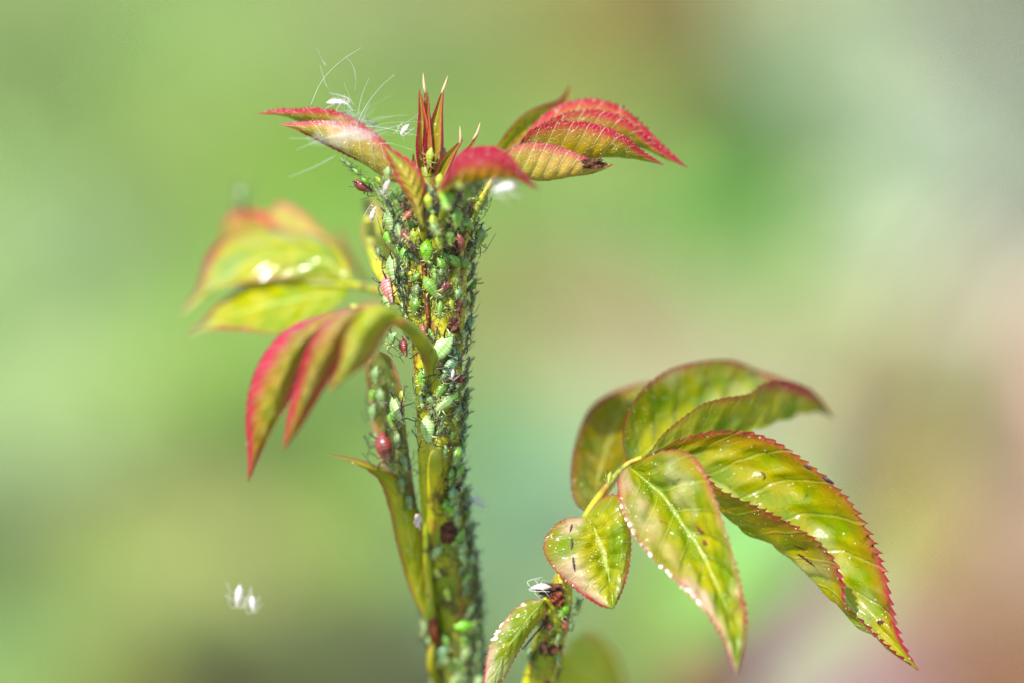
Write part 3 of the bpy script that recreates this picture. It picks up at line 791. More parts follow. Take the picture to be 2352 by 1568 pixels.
# ---- stipules clasping the stem
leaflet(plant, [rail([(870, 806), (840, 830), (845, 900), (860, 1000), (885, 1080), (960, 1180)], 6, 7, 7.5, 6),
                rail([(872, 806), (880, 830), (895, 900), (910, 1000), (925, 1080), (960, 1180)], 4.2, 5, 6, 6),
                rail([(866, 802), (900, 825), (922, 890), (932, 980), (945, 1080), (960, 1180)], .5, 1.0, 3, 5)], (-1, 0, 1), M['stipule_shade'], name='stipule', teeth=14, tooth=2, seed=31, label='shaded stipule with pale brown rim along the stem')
leaflet(plant, [rail([(742, 1040), (812, 1062), (868, 1100), (895, 1170), (915, 1260), (942, 1350), (985, 1440)][::-1], 8.5, 5, 3.5, 2),
                rail([(742, 1040), (825, 1062), (895, 1102), (930, 1180), (945, 1270), (960, 1350), (988, 1440)][::-1], 8, 5.5, 4.2, 2),
                rail([(742, 1040), (832, 1058), (925, 1105), (968, 1190), (975, 1280), (980, 1360), (992, 1440)][::-1], 8.5, 6.5, 5, 2)], (-1, 0, 1), M['stipule'], name='stipule', teeth=18, tooth=2.5, seed=32, label='long leafy stipule with a thin curled point')
rachis([(966, 470, -.1), (970, 560, -.4), (975, 640, -.2), (982, 720, -.2), (985, 790, .8)], 6, 4, name='stipule_ridge', mat='dry_orange', label='reddish brown ridge down the stem')
rachis([(1005, 1500, 10), (992, 1420, 7.0), (985, 1330, 6.2), (978, 1230, 5.0), (972, 1130, 4.2), (985, 1060, 4)], 16, 5, name='stipule_ridge', mat='stem')
rachis([(1016, 1490, 9.5), (1000, 1462, 7.4), (994, 1430, 6.8), (1000, 1385, 7.4), (1012, 1350, 8)], 16, 8, name='bud_scale', mat='dry_orange', label='reddish bud scale low on the stem')
rachis([(1010, 1570, 10), (990, 1530, 8), (992, 1480, 7.6), (1006, 1440, 8.4)], 14, 6, name='bud_scale', mat='stipule')
rachis([(1012, 1260, 6.6), (1003, 1150, 3.9), (999, 1060, 1.8), (1002, 1010, 1.6), (1006, 930, 2.4)], 30, 12, name='petiole_base', mat='stem')

# ---- the big side leaf on the right
lf = rachis([(1296, 1330, 2.4), (1318, 1260, 2.6), (1345, 1188, 2.2), (1395, 1115, 1.8), (1438, 1068, 1.5), (1475, 1050, 1.3)], 13, 6, label='rachis of the large side leaf')
leaflet(lf, [rail([(1350, 1178), (1322, 1150), (1313, 1080), (1325, 1000), (1355, 938), (1410, 900), (1490, 874)], 2.5, 6.25, 10.8, 13.8),
             rail([(1350, 1180), (1368, 1140), (1378, 1080), (1395, 1020), (1420, 960), (1450, 915), (1490, 874)], 3.5, 7.25, 11.8, 13.2),
             rail([(1352, 1180), (1410, 1110), (1440, 1070), (1465, 1010), (1480, 960), (1490, 915), (1490, 874)], 2, 3.5, 8, 14)], (-1, 0, 1), M['leaf_olive'], teeth=26, tooth=3, seed=41, label='back leaflet with a dark olive face')
leaflet(lf, [rail([(1442, 1068), (1430, 1010), (1440, 948), (1482, 888), (1540, 848), (1610, 830), (1680, 828), (1740, 850), (1800, 872), (1860, 902), (1916, 962)], 1.6, 3.84, 8.64, 13.4, 13.4),
             rail([(1446, 1068), (1480, 1010), (1530, 960), (1590, 930), (1650, 910), (1710, 905), (1760, 905), (1800, 912), (1840, 922), (1880, 938), (1916, 962)], 2.4, 7.36, 10.6, 12.2, 13),
             rail([(1450, 1070), (1500, 1042), (1560, 1020), (1620, 1004), (1680, 995), (1730, 985), (1775, 970), (1810, 958), (1840, 948), (1880, 945), (1916, 962)], 1.8, 5.32, 6.92, 10.1, 13.3),
             rail([(1452, 1068), (1490, 1040), (1520, 1000), (1560, 965), (1610, 930), (1655, 915), (1720, 904), (1752, 882), (1800, 873), (1865, 898), (1916, 962)], 1.2, 1.2, 2.48, 6.48, 13.7)], (-1, -.3, .25, 1), M['leaf_top'], teeth=38, tooth=5, seed=42, nv=34, label='arched upper leaflet with its near half folded up')
leaflet(lf, [rail([(1478, 1052), (1530, 1024), (1600, 1000), (1680, 992), (1755, 1006), (1830, 1050), (1900, 1102), (1958, 1160), (2000, 1235), (2030, 1310), (2046, 1390), (2066, 1465), (2110, 1540)], 1.5, 1.6, .6, .2, .2),
             rail([(1480, 1056), (1545, 1050), (1620, 1052), (1700, 1072), (1775, 1110), (1840, 1160), (1890, 1215), (1930, 1275), (1960, 1335), (1990, 1395), (2020, 1440), (2060, 1490), (2110, 1540)], 1.8, 2.6, 2.2, 1.2, .2),
             rail([(1480, 1058), (1550, 1085), (1625, 1135), (1690, 1205), (1760, 1240), (1810, 1275), (1850, 1312), (1888, 1345), (1925, 1385), (1965, 1424), (2005, 1455), (2055, 1502), (2110, 1540)], 1.4, 2.2, 1.6, .6, .2),
             rail([(1480, 1054), (1560, 1045), (1615, 1085), (1660, 1125), (1730, 1158), (1800, 1195), (1862, 1236), (1905, 1282), (1928, 1335), (1938, 1392), (1985, 1432), (2045, 1490), (2110, 1540)], .8, -.8, -1.2, -.6, .1)], (-1, -.35, .3, 1), M['leaf_top3'], teeth=40, tooth=16, quilt=.24, nlat=8, nv=40, seed=43, label='largest side leaflet with toothed crimson margin and rolled near half')
leaflet(lf, [rail([(1440, 1072), (1422, 1092), (1422, 1135), (1448, 1212), (1500, 1282), (1562, 1342), (1620, 1402), (1662, 1470), (1692, 1550)], 1.4, -1.8, -4.04, -6.28, -8.04),
             rail([(1446, 1072), (1478, 1098), (1520, 1135), (1562, 1192), (1602, 1252), (1640, 1325), (1668, 1395), (1685, 1465), (1692, 1550)], 1.4, -0.52, -2.44, -5.32, -8.04),
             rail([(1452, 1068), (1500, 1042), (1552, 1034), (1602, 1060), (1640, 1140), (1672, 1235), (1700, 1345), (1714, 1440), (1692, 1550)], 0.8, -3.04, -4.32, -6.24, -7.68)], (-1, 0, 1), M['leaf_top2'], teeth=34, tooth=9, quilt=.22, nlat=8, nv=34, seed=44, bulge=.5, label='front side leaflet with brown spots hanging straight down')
leaflet(lf, [rail([(1345, 1186), (1298, 1190), (1262, 1222), (1250, 1262), (1276, 1308), (1330, 1358), (1375, 1388), (1408, 1398)], 1.8, .4, -.6, -1.8),
             rail([(1347, 1184), (1362, 1206), (1376, 1240), (1388, 1276), (1396, 1312), (1402, 1342), (1406, 1370), (1408, 1398)], 1.6, .2, -.6, -1.8),
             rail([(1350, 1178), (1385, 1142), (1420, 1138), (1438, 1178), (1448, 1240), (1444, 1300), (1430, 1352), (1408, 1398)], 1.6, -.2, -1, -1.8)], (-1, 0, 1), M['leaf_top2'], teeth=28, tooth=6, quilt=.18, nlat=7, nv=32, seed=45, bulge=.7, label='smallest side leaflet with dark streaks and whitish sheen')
# ---- small leaf at the foot of the side stem
lf = rachis([(1272, 1395, 2.4), (1262, 1382, 2), (1250, 1375, 1.6)], 8, 5, label='short stalk of the small lowest leaf')
leaflet(lf, [rail([(1250, 1374), (1200, 1384), (1155, 1428), (1126, 1480), (1114, 1540), (1108, 1610)], 1.6, 1.2, .8, 1),
             rail([(1252, 1376), (1222, 1408), (1190, 1450), (1162, 1495), (1140, 1545), (1108, 1610)], 1.4, .8, .6, 1),
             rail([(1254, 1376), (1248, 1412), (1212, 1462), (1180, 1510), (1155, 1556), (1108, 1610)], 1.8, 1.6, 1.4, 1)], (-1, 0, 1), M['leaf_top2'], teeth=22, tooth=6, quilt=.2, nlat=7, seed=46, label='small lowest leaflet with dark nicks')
rachis([(1262, 1400, 3), (1248, 1432, 2.6), (1225, 1460, 2.4), (1200, 1490, 2.2)], 3.2, 1.6, name='leaf_stalk', mat='dry')
lf = rachis([(1254, 1520, 6), (1290, 1500, 14), (1310, 1490, 20)], 10, 6, label='stalk of the low blurred leaf')
leaflet(lf, [rail([(1300, 1470), (1350, 1450), (1400, 1490), (1430, 1560), (1440, 1640)], 20, 26, 30),
             rail([(1295, 1490), (1320, 1510), (1350, 1550), (1390, 1600), (1440, 1640)], 20, 24, 30),
             rail([(1290, 1480), (1270, 1530), (1280, 1600), (1340, 1640), (1440, 1640)], 20, 22, 30)], (-1, 0, 1), M['leaf_back'], teeth=20, tooth=4, seed=47, label='bright yellow green leaflet blurred low behind')

# ---- bristles with gland heads along both stems
def bristles(axf, y0, y1, n, seed, name):
    r = random.Random(seed)
    g = []
    for i in range(n):
        y = r.uniform(y0, y1); cx, cd_, rr = axf(y)
        x = cx + rr * 1.05 * r.uniform(-1, 1)
        p, nn = surf_pt(axf, x, y, -.00005)
        L = r.uniform(6, 17) * PX
        d = (nn + UP * r.uniform(-.5, .5) + RIGHT * r.uniform(-.5, .5)).normalized()
        pts = [np.array(tuple(p + d * L * s)) - RT for s in (0, .5, .9, .95, 1.0)]
        g.append(tube_geo(pts, np.array([1.2, .8, .7, 1.9, 1.2]) * PX, 5))
    v, f, u = merge(g)
    o = obj(name, mesh(name, v, f, M['hair'], uv=u), plant)
    o['kind'] = 'stuff'
bristles(axis, 420, 1560, 620, 3, 'bristles')
bristles(axis_b, 1310, 1560, 90, 4, 'bristles')

# ------------------------------------------------------------------ aphids
def lathe_body(nr, seg, wid, hgt, scal, shrivel=0, seed=0):
    """a pear shaped body, tail at x = 0, head at x = 1, feet level z = 0"""
    r = random.Random(seed)
    T = [0, .03, .07, .12, .2, .32, .45, .58, .68, .76, .82, .87, .92, .96, 1.0]
    Wd = [.008, .022, .045, .10, .165, .215, .225, .20, .17, .145, .125, .105, .092, .075, .02]
    V, F, U = [], [], []
    ts = np.linspace(0, 1, nr)
    for i, t in enumerate(ts):
        w_ = float(np.interp(t, T, Wd)) * wid
        sgm = 1 + scal * math.sin(t * 34.0) * (1 if .1 < t < .8 else .2)
        h_ = float(np.interp(t, T, Wd)) * hgt
        zc = .17 + .05 * math.sin(math.pi * min(1, t * 1.05)) - .05 * max(0, (t - .75) / .25)
        for k in range(seg):
            a = 2 * math.pi * k / seg
            y, z = math.cos(a) * w_ * sgm, math.sin(a) * h_ * sgm * (1.0 if math.sin(a) > 0 else .75)
            if shrivel:
                y *= 1 + shrivel * r.uniform(-1, 1); z *= 1 + shrivel * r.uniform(-1, .6)
            V.append((t, y, zc + z)); U.append((t, k / seg))
    for i in range(nr - 1):
        for k in range(seg):
            k2 = (k + 1) % seg
            F.append((i * seg + k, (i + 1) * seg + k, (i + 1) * seg + k2, i * seg + k2))
    F.append(tuple(range(seg))); F.append(tuple((nr - 1) * seg + k for k in range(seg - 1, -1, -1)))
    return mesh('aphid_body', V, F, AC['green'], uv=U)

BODY = {
    'plump': lathe_body(30, 16, 1.12, .95, .015, seed=1),
    'slim': lathe_body(30, 16, .82, .75, .03, seed=2),
    'flat': lathe_body(30, 16, 1.0, .62, .045, seed=3),
    'round': lathe_body(26, 16, 1.35, 1.2, .01, seed=4),
    'shrunk': lathe_body(22, 12, .78, .6, .05, .25, seed=5),
}
def limb(pts, rad, seg=5, n=12, mat=None, name='aphid_leg'):
    c = catmull(pts, n)
    v, f, u = tube_geo(c, np.interp(np.linspace(0, 1, n), np.linspace(0, 1, len(rad)), rad), seg)
    return mesh(name, v, f, mat or LEG, uv=u)
LEGS, THIN, FEELERS, CORNS, EYES = [], [], [], [], []
for pose in range(3):
    rr = random.Random(40 + pose)
    L, L2 = [], []
    for s in (-1, 1):
        for k, (x0, kx, fx, ko, fo) in enumerate(((.80, .95, 1.14, .24, .40), (.71, .70, .58, .34, .54), (.62, .38, .06, .36, .52))):
            j = lambda a: a + rr.uniform(-.10, .10)
            way = ([(x0, s * .07, .13), (j((x0 + kx) / 2), s * j(ko) * .75, .27), (j(kx), s * j(ko) * 1.15, .26), (j(fx), s * j(fo), .06), (fx + .05, s * (fo + .06), .0)])
            L.append(limb(way, [.026, .022, .019, .016, .012])); L2.append(limb(way, [.012, .010, .009, .008, .006]))
    LEGS.append(L); THIN.append(L2)
    FEELERS.append([limb([(.97, s * .05, .20), (1.03 + rr.uniform(-.03, .03), s * .13, .27), (.85 + rr.uniform(-.1, .25), s * (.30 + rr.uniform(-.05, .1)), .35), (.30 + rr.uniform(-.25, .5), s * (.50 + rr.uniform(-.15, .2)), .48)], [.017, .014, .012, .008], mat=FEEL, name='aphid_antenna') for s in (-1, 1)])
CORNS = [limb([(.22, s * .13, .27), (.14, s * .20, .35), (.0, s * .27, .43)], [.026, .024, .020], n=5, mat=CORN, name='aphid_cornicle') for s in (-1, 1)]
def small_ball(c, r):
    V, F, U = [], [], []
    for i in range(5):
        th = math.pi * i / 4
        for k in range(6):
            V.append((c[0] + r * math.sin(th) * math.cos(k * math.pi / 3), c[1] + r * math.sin(th) * math.sin(k * math.pi / 3), c[2] + r * math.cos(th))); U.append((0, 0))
    for i in range(4):
        for k in range(6):
            F.append((i * 6 + k, (i + 1) * 6 + k, (i + 1) * 6 + (k + 1) % 6, i * 6 + (k + 1) % 6))
    return mesh('aphid_eye', V, F, EYE, uv=U)
EYES = [small_ball((.945, s * .078, .185), .020) for s in (-1, 1)]

def part(name, me, parent, mat=None):
    o = bpy.data.objects.new(name, me)
    o.parent = parent
    sc.collection.objects.link(o)
    if mat is not None:
        o.material_slots[0].link = 'OBJECT'
        o.material_slots[0].material = mat
    return o

NA = [0]
WORD = {'green': 'leaf green', 'bright': 'bright green', 'lime': 'yellow green', 'pale': 'pale waxy', 'grey': 'grey green', 'blue': 'bluish green', 'pink': 'pink', 'red': 'dark red', 'brownred': 'brownish red'}
def describe(x, y, length, col, shape, s):
    """label and group of a look-alike on the stem: its look, then its landmark"""
    size = 'tiny' if length < 32 else ('small' if length < 44 else 'larger')
    band = ((505, 'just below the tip petioles'), (600, 'where the top petioles meet the stem'), (690, 'on the stem behind the glossy leaf stalk'), (780, 'on the stem at the arching petiole'),
            (880, 'on the stem below the arching petiole'), (985, 'on the stem beside the shaded stipule'), (1100, 'on the stem at the swollen petiole base'), (1230, 'on the stem by the stipule point'),
            (1350, 'on the stem beside the long stipule'), (1450, 'on the stem near the reddish bud scale'), (9999, 'at the thick foot of the stem'))
    place = next(b for a, b in band if y < a)
    flank = ', side leaf flank' if s > .8 else (', left leaf flank' if s < -.8 else '')
    form = {'plump': 'oval', 'slim': 'slim', 'flat': 'ridged', 'round': 'round'}[shape]
    return '%s %s %s aphid %s%s' % (size, form, WORD[col], place, flank), 'aphids ' + place + flank
def aphid(p, n, head, length, col='green', shape='plump', label=None, group=None, legs='dark', pose=None, detail=2, lean=0.0, cat='aphid', name='aphid'):
    """p: point under the body's middle; n: outward normal; head: direction of the head in the picture (degrees, 0 right, 90 down); length in picture units"""
    i = NA[0]; NA[0] += 1
    a = R(head)
    h = RIGHT * math.cos(a) - UP * math.sin(a)
    n = n.normalized()
    X = (h - n * h.dot(n))
    if X.length < .15: X = UP * -1 - n * (UP * -1).dot(n)
    X.normalize()
    if lean:
        X2 = (X + n * lean).normalized(); n = (n - X * lean).normalized(); X = X2
    Y = n.cross(X)
    s = length * PX
    o = empty(name, (0, 0, 0), label, cat, group)
    mat = Matrix((X, Y, n)).transposed().to_4x4()
    mat = Matrix.Translation(p - X * (s * .5)) @ mat @ Matrix.Diagonal((s, s, s, 1))
    o.matrix_world = mat
    o.matrix_basis = mat
    skin = col in ('skin_white', 'skin_pink')
    bm = M[col] if skin else AC[col]
    part('body', BODY[shape], o, bm)
    ps = pose if pose is not None else i % 3
    lm = bm if skin else {'dark': LEG, 'black': LEGD, 'pale': LEGP}[legs]
    for q, me in enumerate((THIN if skin else LEGS)[ps]):
        if detail == 0 and q % 3 == 0: continue      # brittle skins have lost some legs
        part('leg', me, o, lm)
    for me in FEELERS[ps]:
        part('antenna', me, o, bm if skin else FEEL)
    if not skin:
        for me in CORNS: part('cornicle', me, o)
        if detail > 1:
            for me in EYES: part('eye', me, o)
    return o

TAKEN = []
def on_stem(x, y, length, head, col='green', shape='plump', label=None, group=None, legs='dark', axf=axis, lift=0.0, maxphi=100, **kw):
    p, n = surf_pt(axf, x, y, lift * PX, maxphi)
    TAKEN.append((x, y, length))
    if label is None:
        cx, _, rr_ = axf(y)
        label, group = describe(x, y, length, col, shape, (x - cx) / rr_)
        if axf is axis_b:
            label = '%s %s %s aphid on the side stem %s' % ('small' if length < 36 else 'larger', {'plump': 'oval', 'slim': 'slim', 'flat': 'ridged', 'round': 'round'}[shape], WORD[col], 'just under its brown node' if y < 1440 else 'behind the small lowest leaf')
            group = 'aphids on the side stem'
    return aphid(p, n, head, length, col, shape, label, group, legs, **kw)

def zoomA(zx, zy, oy=0):          # reading of an enlarged crop -> picture units
    return 746.5 + zx * .25635, 402 + zy * .25635 + oy

def Z(zx, zy, ln, hd, col, shape, oy=0, label=None, group=None, **kw):
    x, y = zoomA(zx, zy, oy)
    return on_stem(x, y, ln * .25635, hd, col, shape, label, group, maxphi=52, **kw)

# upper half of the stem
Z(630, 410, 262, 82, 'pale', 'plump', label='large pale waxy aphid head down beside the pinkish shed skin', legs='black')
Z(585, 560, 140, 45, 'bright', 'round', label='round bright green aphid left of the stem under the large pale one')
Z(655, 850, 310, 76, 'pale', 'flat', label='large whitish striped aphid above the pink one', legs='black')
Z(755, 730, 205, 74, 'green', 'plump')
Z(615, 1030, 310, 53, 'pink', 'flat', label='large pink aphid on the left side of the stem', legs='black')
Z(788, 905, 120, 95, 'lime', 'plump')
Z(960, 1010, 245, 57, 'green', 'plump', label='clean green aphid slanting down the open face of the stem')
Z(840, 1170, 195, 115, 'green', 'round', label='broad green aphid just below the pink one')
Z(935, 690, 225, 92, 'bright', 'round', lift=10, label='bright leaf green plump aphid head down in mid stem')
Z(1050, 600, 190, 105, 'green', 'plump')
Z(810, 640, 120, 75, 'pink', 'round', label='tiny pink aphid on the stem ridge')
Z(880, 530, 130, 70, 'lime', 'round', lift=8)
Z(960, 430, 150, 100, 'lime', 'plump', lift=10)
Z(1150, 465, 140, 95, 'lime', 'plump')
Z(870, 380, 130, 30, 'brownred', 'round', label='brownish red aphid under the petioles of the tip')
Z(1350, 560, 235, 122, 'green', 'plump', label='green aphid jutting right with dark legs spread', legs='black')
Z(1310, 340, 190, 120, 'red', 'plump', label='dark red aphid below the blurred white skin', legs='black')
Z(1395, 230, 180, 100, 'grey', 'plump', label='dark grey green aphid under the top right petiole', legs='black')
Z(585, 1130, 170, 60, 'pale', 'plump')
Z(1030, 1200, 150, 95, 'green', 'slim')
Z(1000, 870, 150, 60, 'green', 'plump')
Z(900, 1400, 150, 70, 'brownred', 'plump', label='small brick red aphid on the stem beside the arching petiole')
Z(720, 560, 140, 60, 'grey', 'plump')
Z(500, 700, 120, 95, 'grey', 'plump')
Z(1200, 690, 120, 110, 'green', 'plump')
Z(700, 430, 150, 100, 'grey', 'plump')
Z(760, 450, 120, 80, 'lime', 'round')
Z(1100, 330, 150, 85, 'green', 'plump')
# middle
Z(1035, 220, 345, 131, 'pale', 'flat', 344.5, label='large pale striped aphid slanting across the stem below the dried scrap', legs='black')
Z(1095, 370, 300, 127, 'blue', 'slim', 344.5, label='blue green aphid with long feelers beside the large striped one', legs='black')
Z(898, 470, 205, 98, 'green', 'flat', 344.5)
Z(885, 665, 160, 85, 'pale', 'slim', 344.5)
Z(1040, 570, 190, 120, 'green', 'plump', 344.5)
Z(1065, 690, 235, 140, 'pale', 'plump', 344.5)
Z(735, 625, 125, 55, 'lime', 'plump', 344.5, lift=6)
Z(695, 750, 310, 43, 'pale', 'flat', 344.5, label='dusty pale aphid on the left side of the stem over the shaded stipule', legs='black')
Z(944, 918, 275, 87, 'pale', 'plump', 344.5, label='pale aphid with dark green back stripe head down in mid stem', legs='dark')
Z(1130, 640, 170, 130, 'green', 'plump', 344.5)
Z(1160, 760, 170, 120, 'grey', 'plump', 344.5)
Z(1050, 820, 150, 100, 'grey', 'slim', 344.5)
Z(1150, 1155, 215, 115, 'green', 'plump', 344.5)
Z(1170, 1285, 200, 133, 'bright', 'plump', 344.5, label='bright green aphid low on the stem beside an orange scrap')
Z(1060, 1120, 160, 100, 'pale', 'slim', 344.5)
Z(720, 195, 180, 70, 'red', 'plump', 344.5, lift=-6, label='dark red aphid in the shade under the arching petiole', legs='black')
Z(640, 130, 190, 150, 'grey', 'flat', 344.5, lift=4)
# lower, out of focus
for zx, zy, ln, hd, col, shape in ((925, 230, 170, 60, 'bright', 'plump'), (1080, 290, 160, 125, 'green', 'plump'), (1095, 530, 150, 95, 'green', 'plump'), (860, 570, 140, 140, 'pale', 'plump'),
                                   (855, 720, 110, 40, 'lime', 'plump'), (1070, 640, 160, 100, 'pale', 'plump'), (1190, 640, 130, 110, 'blue', 'plump'), (1150, 780, 170, 110, 'grey', 'plump'),
                                   (1210, 970, 200, 130, 'pale', 'slim'), (1045, 1125, 190, 0, 'bright', 'plump'), (910, 1320, 210, 85, 'blue', 'plump'), (860, 1510, 180, 120, 'blue', 'plump'),
                                   (1120, 1350, 160, 95, 'pale', 'plump'), (1110, 1450, 150, 60, 'grey', 'plump'), (1050, 1230, 150, 100, 'green', 'plump'), (1180, 1180, 160, 120, 'green', 'plump'),
                                   (1010, 1420, 150, 70, 'green', 'plump'), (1160, 880, 150, 100, 'grey', 'plump'), (930, 880, 120, 80, 'lime', 'plump')):
    x, y = 746.5 + zx * .3043, 1091 + zy * .3043
    on_stem(x, y, ln * .3043, hd, col, shape, detail=1)
on_stem(968, 1436, 70, 178, 'blue', 'slim', 'pale bluish aphid reaching out left below the long stipule', None, lift=6)

# crowd lining both sides and the gaps
r = random.Random(5)
def crowd(axf, n, y0, y1, smin, smax, cols, lmin, lmax, gap=.48, detail=1, heads=(50, 130), lean=(-.35, .1), lab=None, grp=None):
    k = tries = 0
    while k < n and tries < n * 60:
        tries += 1
        y = r.uniform(y0, y1); cx, cd_, rr = axf(y)
        s = r.uniform(smin, smax)
        x = cx + rr * s
        ln = r.uniform(lmin, lmax)
        if any(abs(x - a) < gap * .5 * (ln + c) * .62 and abs(y - b) < gap * .5 * (ln + c) for a, b, c in TAKEN): continue
        on_stem(x, y, ln, r.uniform(*heads), r.choice(cols), r.choice(['plump', 'slim', 'flat', 'plump']), lab, grp, r.choice(['dark', 'black', 'black', 'pale']), axf, r.uniform(-2, 6), detail=detail, lean=r.uniform(*lean))
        k += 1
crowd(axis, 40, 430, 1560, 1.0, 1.2, ['grey', 'blue', 'green', 'grey'], 36, 56, .36, heads=(60, 160), lean=(-.8, -.1))
crowd(axis, 48, 430, 700, -1.15, 1.0, ['green', 'grey', 'lime', 'grey', 'green', 'grey', 'green', 'brownred', 'grey', 'lime'], 30, 52, .32, heads=(30, 150))
crowd(axis, 10, 520, 760, -1.2, -.9, ['green', 'grey', 'pale'], 36, 56, .3, heads=(40, 110), lean=(-.7, 0))
crowd(axis, 16, 760, 1000, -.6, 1.0, ['green', 'grey', 'pale', 'grey'], 24, 44, .5)
crowd(axis, 16, 1050, 1570, .5, 1.12, ['green', 'pale', 'blue', 'green', 'pale'], 38, 58, .45, lean=(-.5, 0))
crowd(axis, 7, 1460, 1570, -1.0, .4, ['grey', 'pale', 'green'], 40, 60, .5)

# on the petioles at the tip, nearer the lens than the stem
G_TIP, L_TIP = 'aphids on the petioles below the tip leaves', 'blurred lime green aphid among the petioles just below the bud'
front = -FWD
for x, y, d, ln, hd, col, shape in ((985, 462, -3.4, 34, 80, 'lime', 'round'), (1062, 412, -7.8, 46, 120, 'lime', 'slim'), (1010, 415, -3.0, 34, 100, 'lime', 'plump'), (995, 510, -3.0, 40, 75, 'lime', 'plump'),
                                    (1075, 440, -5.4, 46, 110, 'green', 'plump'), (1050, 500, -3.6, 46, 90, 'green', 'plump'), (948, 452, -2.5, 40, 70, 'green', 'slim'), (1090, 420, -4, 40, 140, 'grey', 'plump'),
                                    (970, 500, -2.2, 40, 80, 'lime', 'plump'), (1010, 555, -2.0, 36, 85, 'lime', 'round'), (1035, 545, -2.0, 40, 95, 'green', 'plump')):
    aphid(P(x, y, d), (front + RIGHT * .15 * math.sin(x)).normalized(), hd, ln, col, shape, '%s %s aphid blurred among the petioles just below the bud' % ({'plump': 'oval', 'slim': 'slim', 'round': 'round'}[shape], WORD[col]), G_TIP, 'pale', detail=1)
rj = random.Random(91)
for k in range(30):
    x = rj.uniform(905, 1100); y = rj.uniform(405, 545)
    if x < 940 and y < 430: continue
    d = rj.uniform(-3.6, -.2) * (1 - abs(x - 1005) / 160)
    ln = rj.uniform(26, 46); col = rj.choice(['green', 'grey', 'lime', 'green', 'grey', 'blue', 'brownred']); shp = rj.choice(['plump', 'slim', 'flat'])
    aphid(P(x, y, d), (front + RIGHT * ((x - 1005) / 90) + UP * rj.uniform(-.5, .6)).normalized(), rj.uniform(10, 170), ln, col, shp,
          '%s %s %s aphid in the jumble between the bud and the petioles' % ('tiny' if ln < 32 else 'small', {'plump': 'oval', 'slim': 'slim', 'flat': 'ridged'}[shp], WORD[col]), 'aphids jumbled below the bud', rj.choice(['dark', 'black']), detail=1, lean=rj.uniform(-.6, .3))
aphid(P(1027, 464, -5.6), (front + UP * .5).normalized(), 92, 54, 'bright', 'round', 'fat vivid green aphid blurred in front of the upper stem', None, 'dark')
aphid(P(990, 360, -.9), (front - RIGHT * .3).normalized(), 100, 44, 'lime', 'flat', 'lone green aphid tucked between the red bud leaflets', None, 'pale')
# under the top left leaf
und = (-UP * .75 - RIGHT * .45 - FWD * .5).normalized()
aphid(P(838, 421, .2), und, 38, 52, 'red', 'plump', 'dark red aphid hanging under the top left leaf', None, 'black')
G_UL, L_UL = 'green aphids under the top left leaf', 'small green aphid clinging under the top left leaf'
for x, y, d, ln, hd, col in ((842, 412, -.6, 26, 30, 'bright'), (862, 422, -.5, 24, 50, 'bright'), (824, 392, -.3, 28, 35, 'green'), (806, 376, .1, 26, 35, 'grey'), (792, 366, .4, 24, 30, 'grey'), (876, 412, -1.2, 30, 60, 'lime'),
                             (894, 398, -1.5, 34, 95, 'pale'), (882, 446, -.4, 34, 55, 'grey'), (906, 455, -.8, 34, 60, 'green'), (816, 386, 1.2, 26, 30, 'grey'), (852, 430, .8, 28, 40, 'grey'), (896, 470, .2, 34, 70, 'grey')):
    aphid(P(x, y, d), und if x < 880 else (front - RIGHT * .5).normalized(), hd, ln, col, 'plump', ('small %s aphid clinging under the top left leaf' if x < 880 else 'small %s aphid where the top left leaf joins the stem') % WORD[col], G_UL, 'dark', detail=1)
aphid(P(848, 288, 1.8), (UP * .8 + RIGHT * .5).normalized(), 210, 30, 'grey', 'slim', 'grey aphid standing on the upper edge of the top left leaf', None, 'black')
# on the shaded stipule left of the stem
G_SH, L_SH = 'aphids on the shaded stipule', 'grey aphid blurred on the shaded stipule left of the stem'
for x, y, d, ln, hd, col in ((868, 860, 4.4, 46, 95, 'grey'), (880, 910, 4.6, 50, 80, 'grey'), (862, 945, 5.2, 46, 100, 'grey'), (905, 960, 3.6, 46, 90, 'green'), (900, 1060, 4.8, 50, 85, 'grey'), (918, 1010, 3.8, 46, 95, 'grey'),
                             (866, 1010, 5.6, 40, 95, 'grey'), (935, 1060, 3.9, 46, 80, 'grey'), (928, 1110, 4.6, 46, 90, 'grey'), (860, 905, 5.4, 36, 110, 'bright'), (945, 1150, 4.6, 40, 85, 'grey')):
    aphid(P(x, y, d), (front - RIGHT * .5).normalized(), hd, ln, col, 'plump', '%s aphid blurred on the shaded stipule %s the blood red one' % (WORD[col], 'above' if y < 1000 else ('beside' if y < 1055 else 'below')), G_SH, 'black', detail=1)
aphid(P(888, 1026, 4.0), (front - RIGHT * .3).normalized(), 76, 82, 'red', 'plump', 'large blood red aphid blurred on the shaded stipule', None, 'black')
# side stem
G_SD, L_SD = 'aphids on the side stem', 'grey green aphid on the side stem behind the small lowest leaf'
on_stem(1291, 1398, 42, 120, 'bright', 'round', 'bright green aphid alone on the side stem below the node', None, 'dark', axis_b)
crowd(axis_b, 12, 1340, 1570, -1.05, 1.1, ['grey', 'green', 'brownred', 'grey'], 30, 44, .55)
aphid(P(1400, 1098, .6), (front + UP * .5).normalized(), 100, 32, 'lime', 'slim', 'tiny yellow green aphid where the side leaflets meet', None, 'pale')

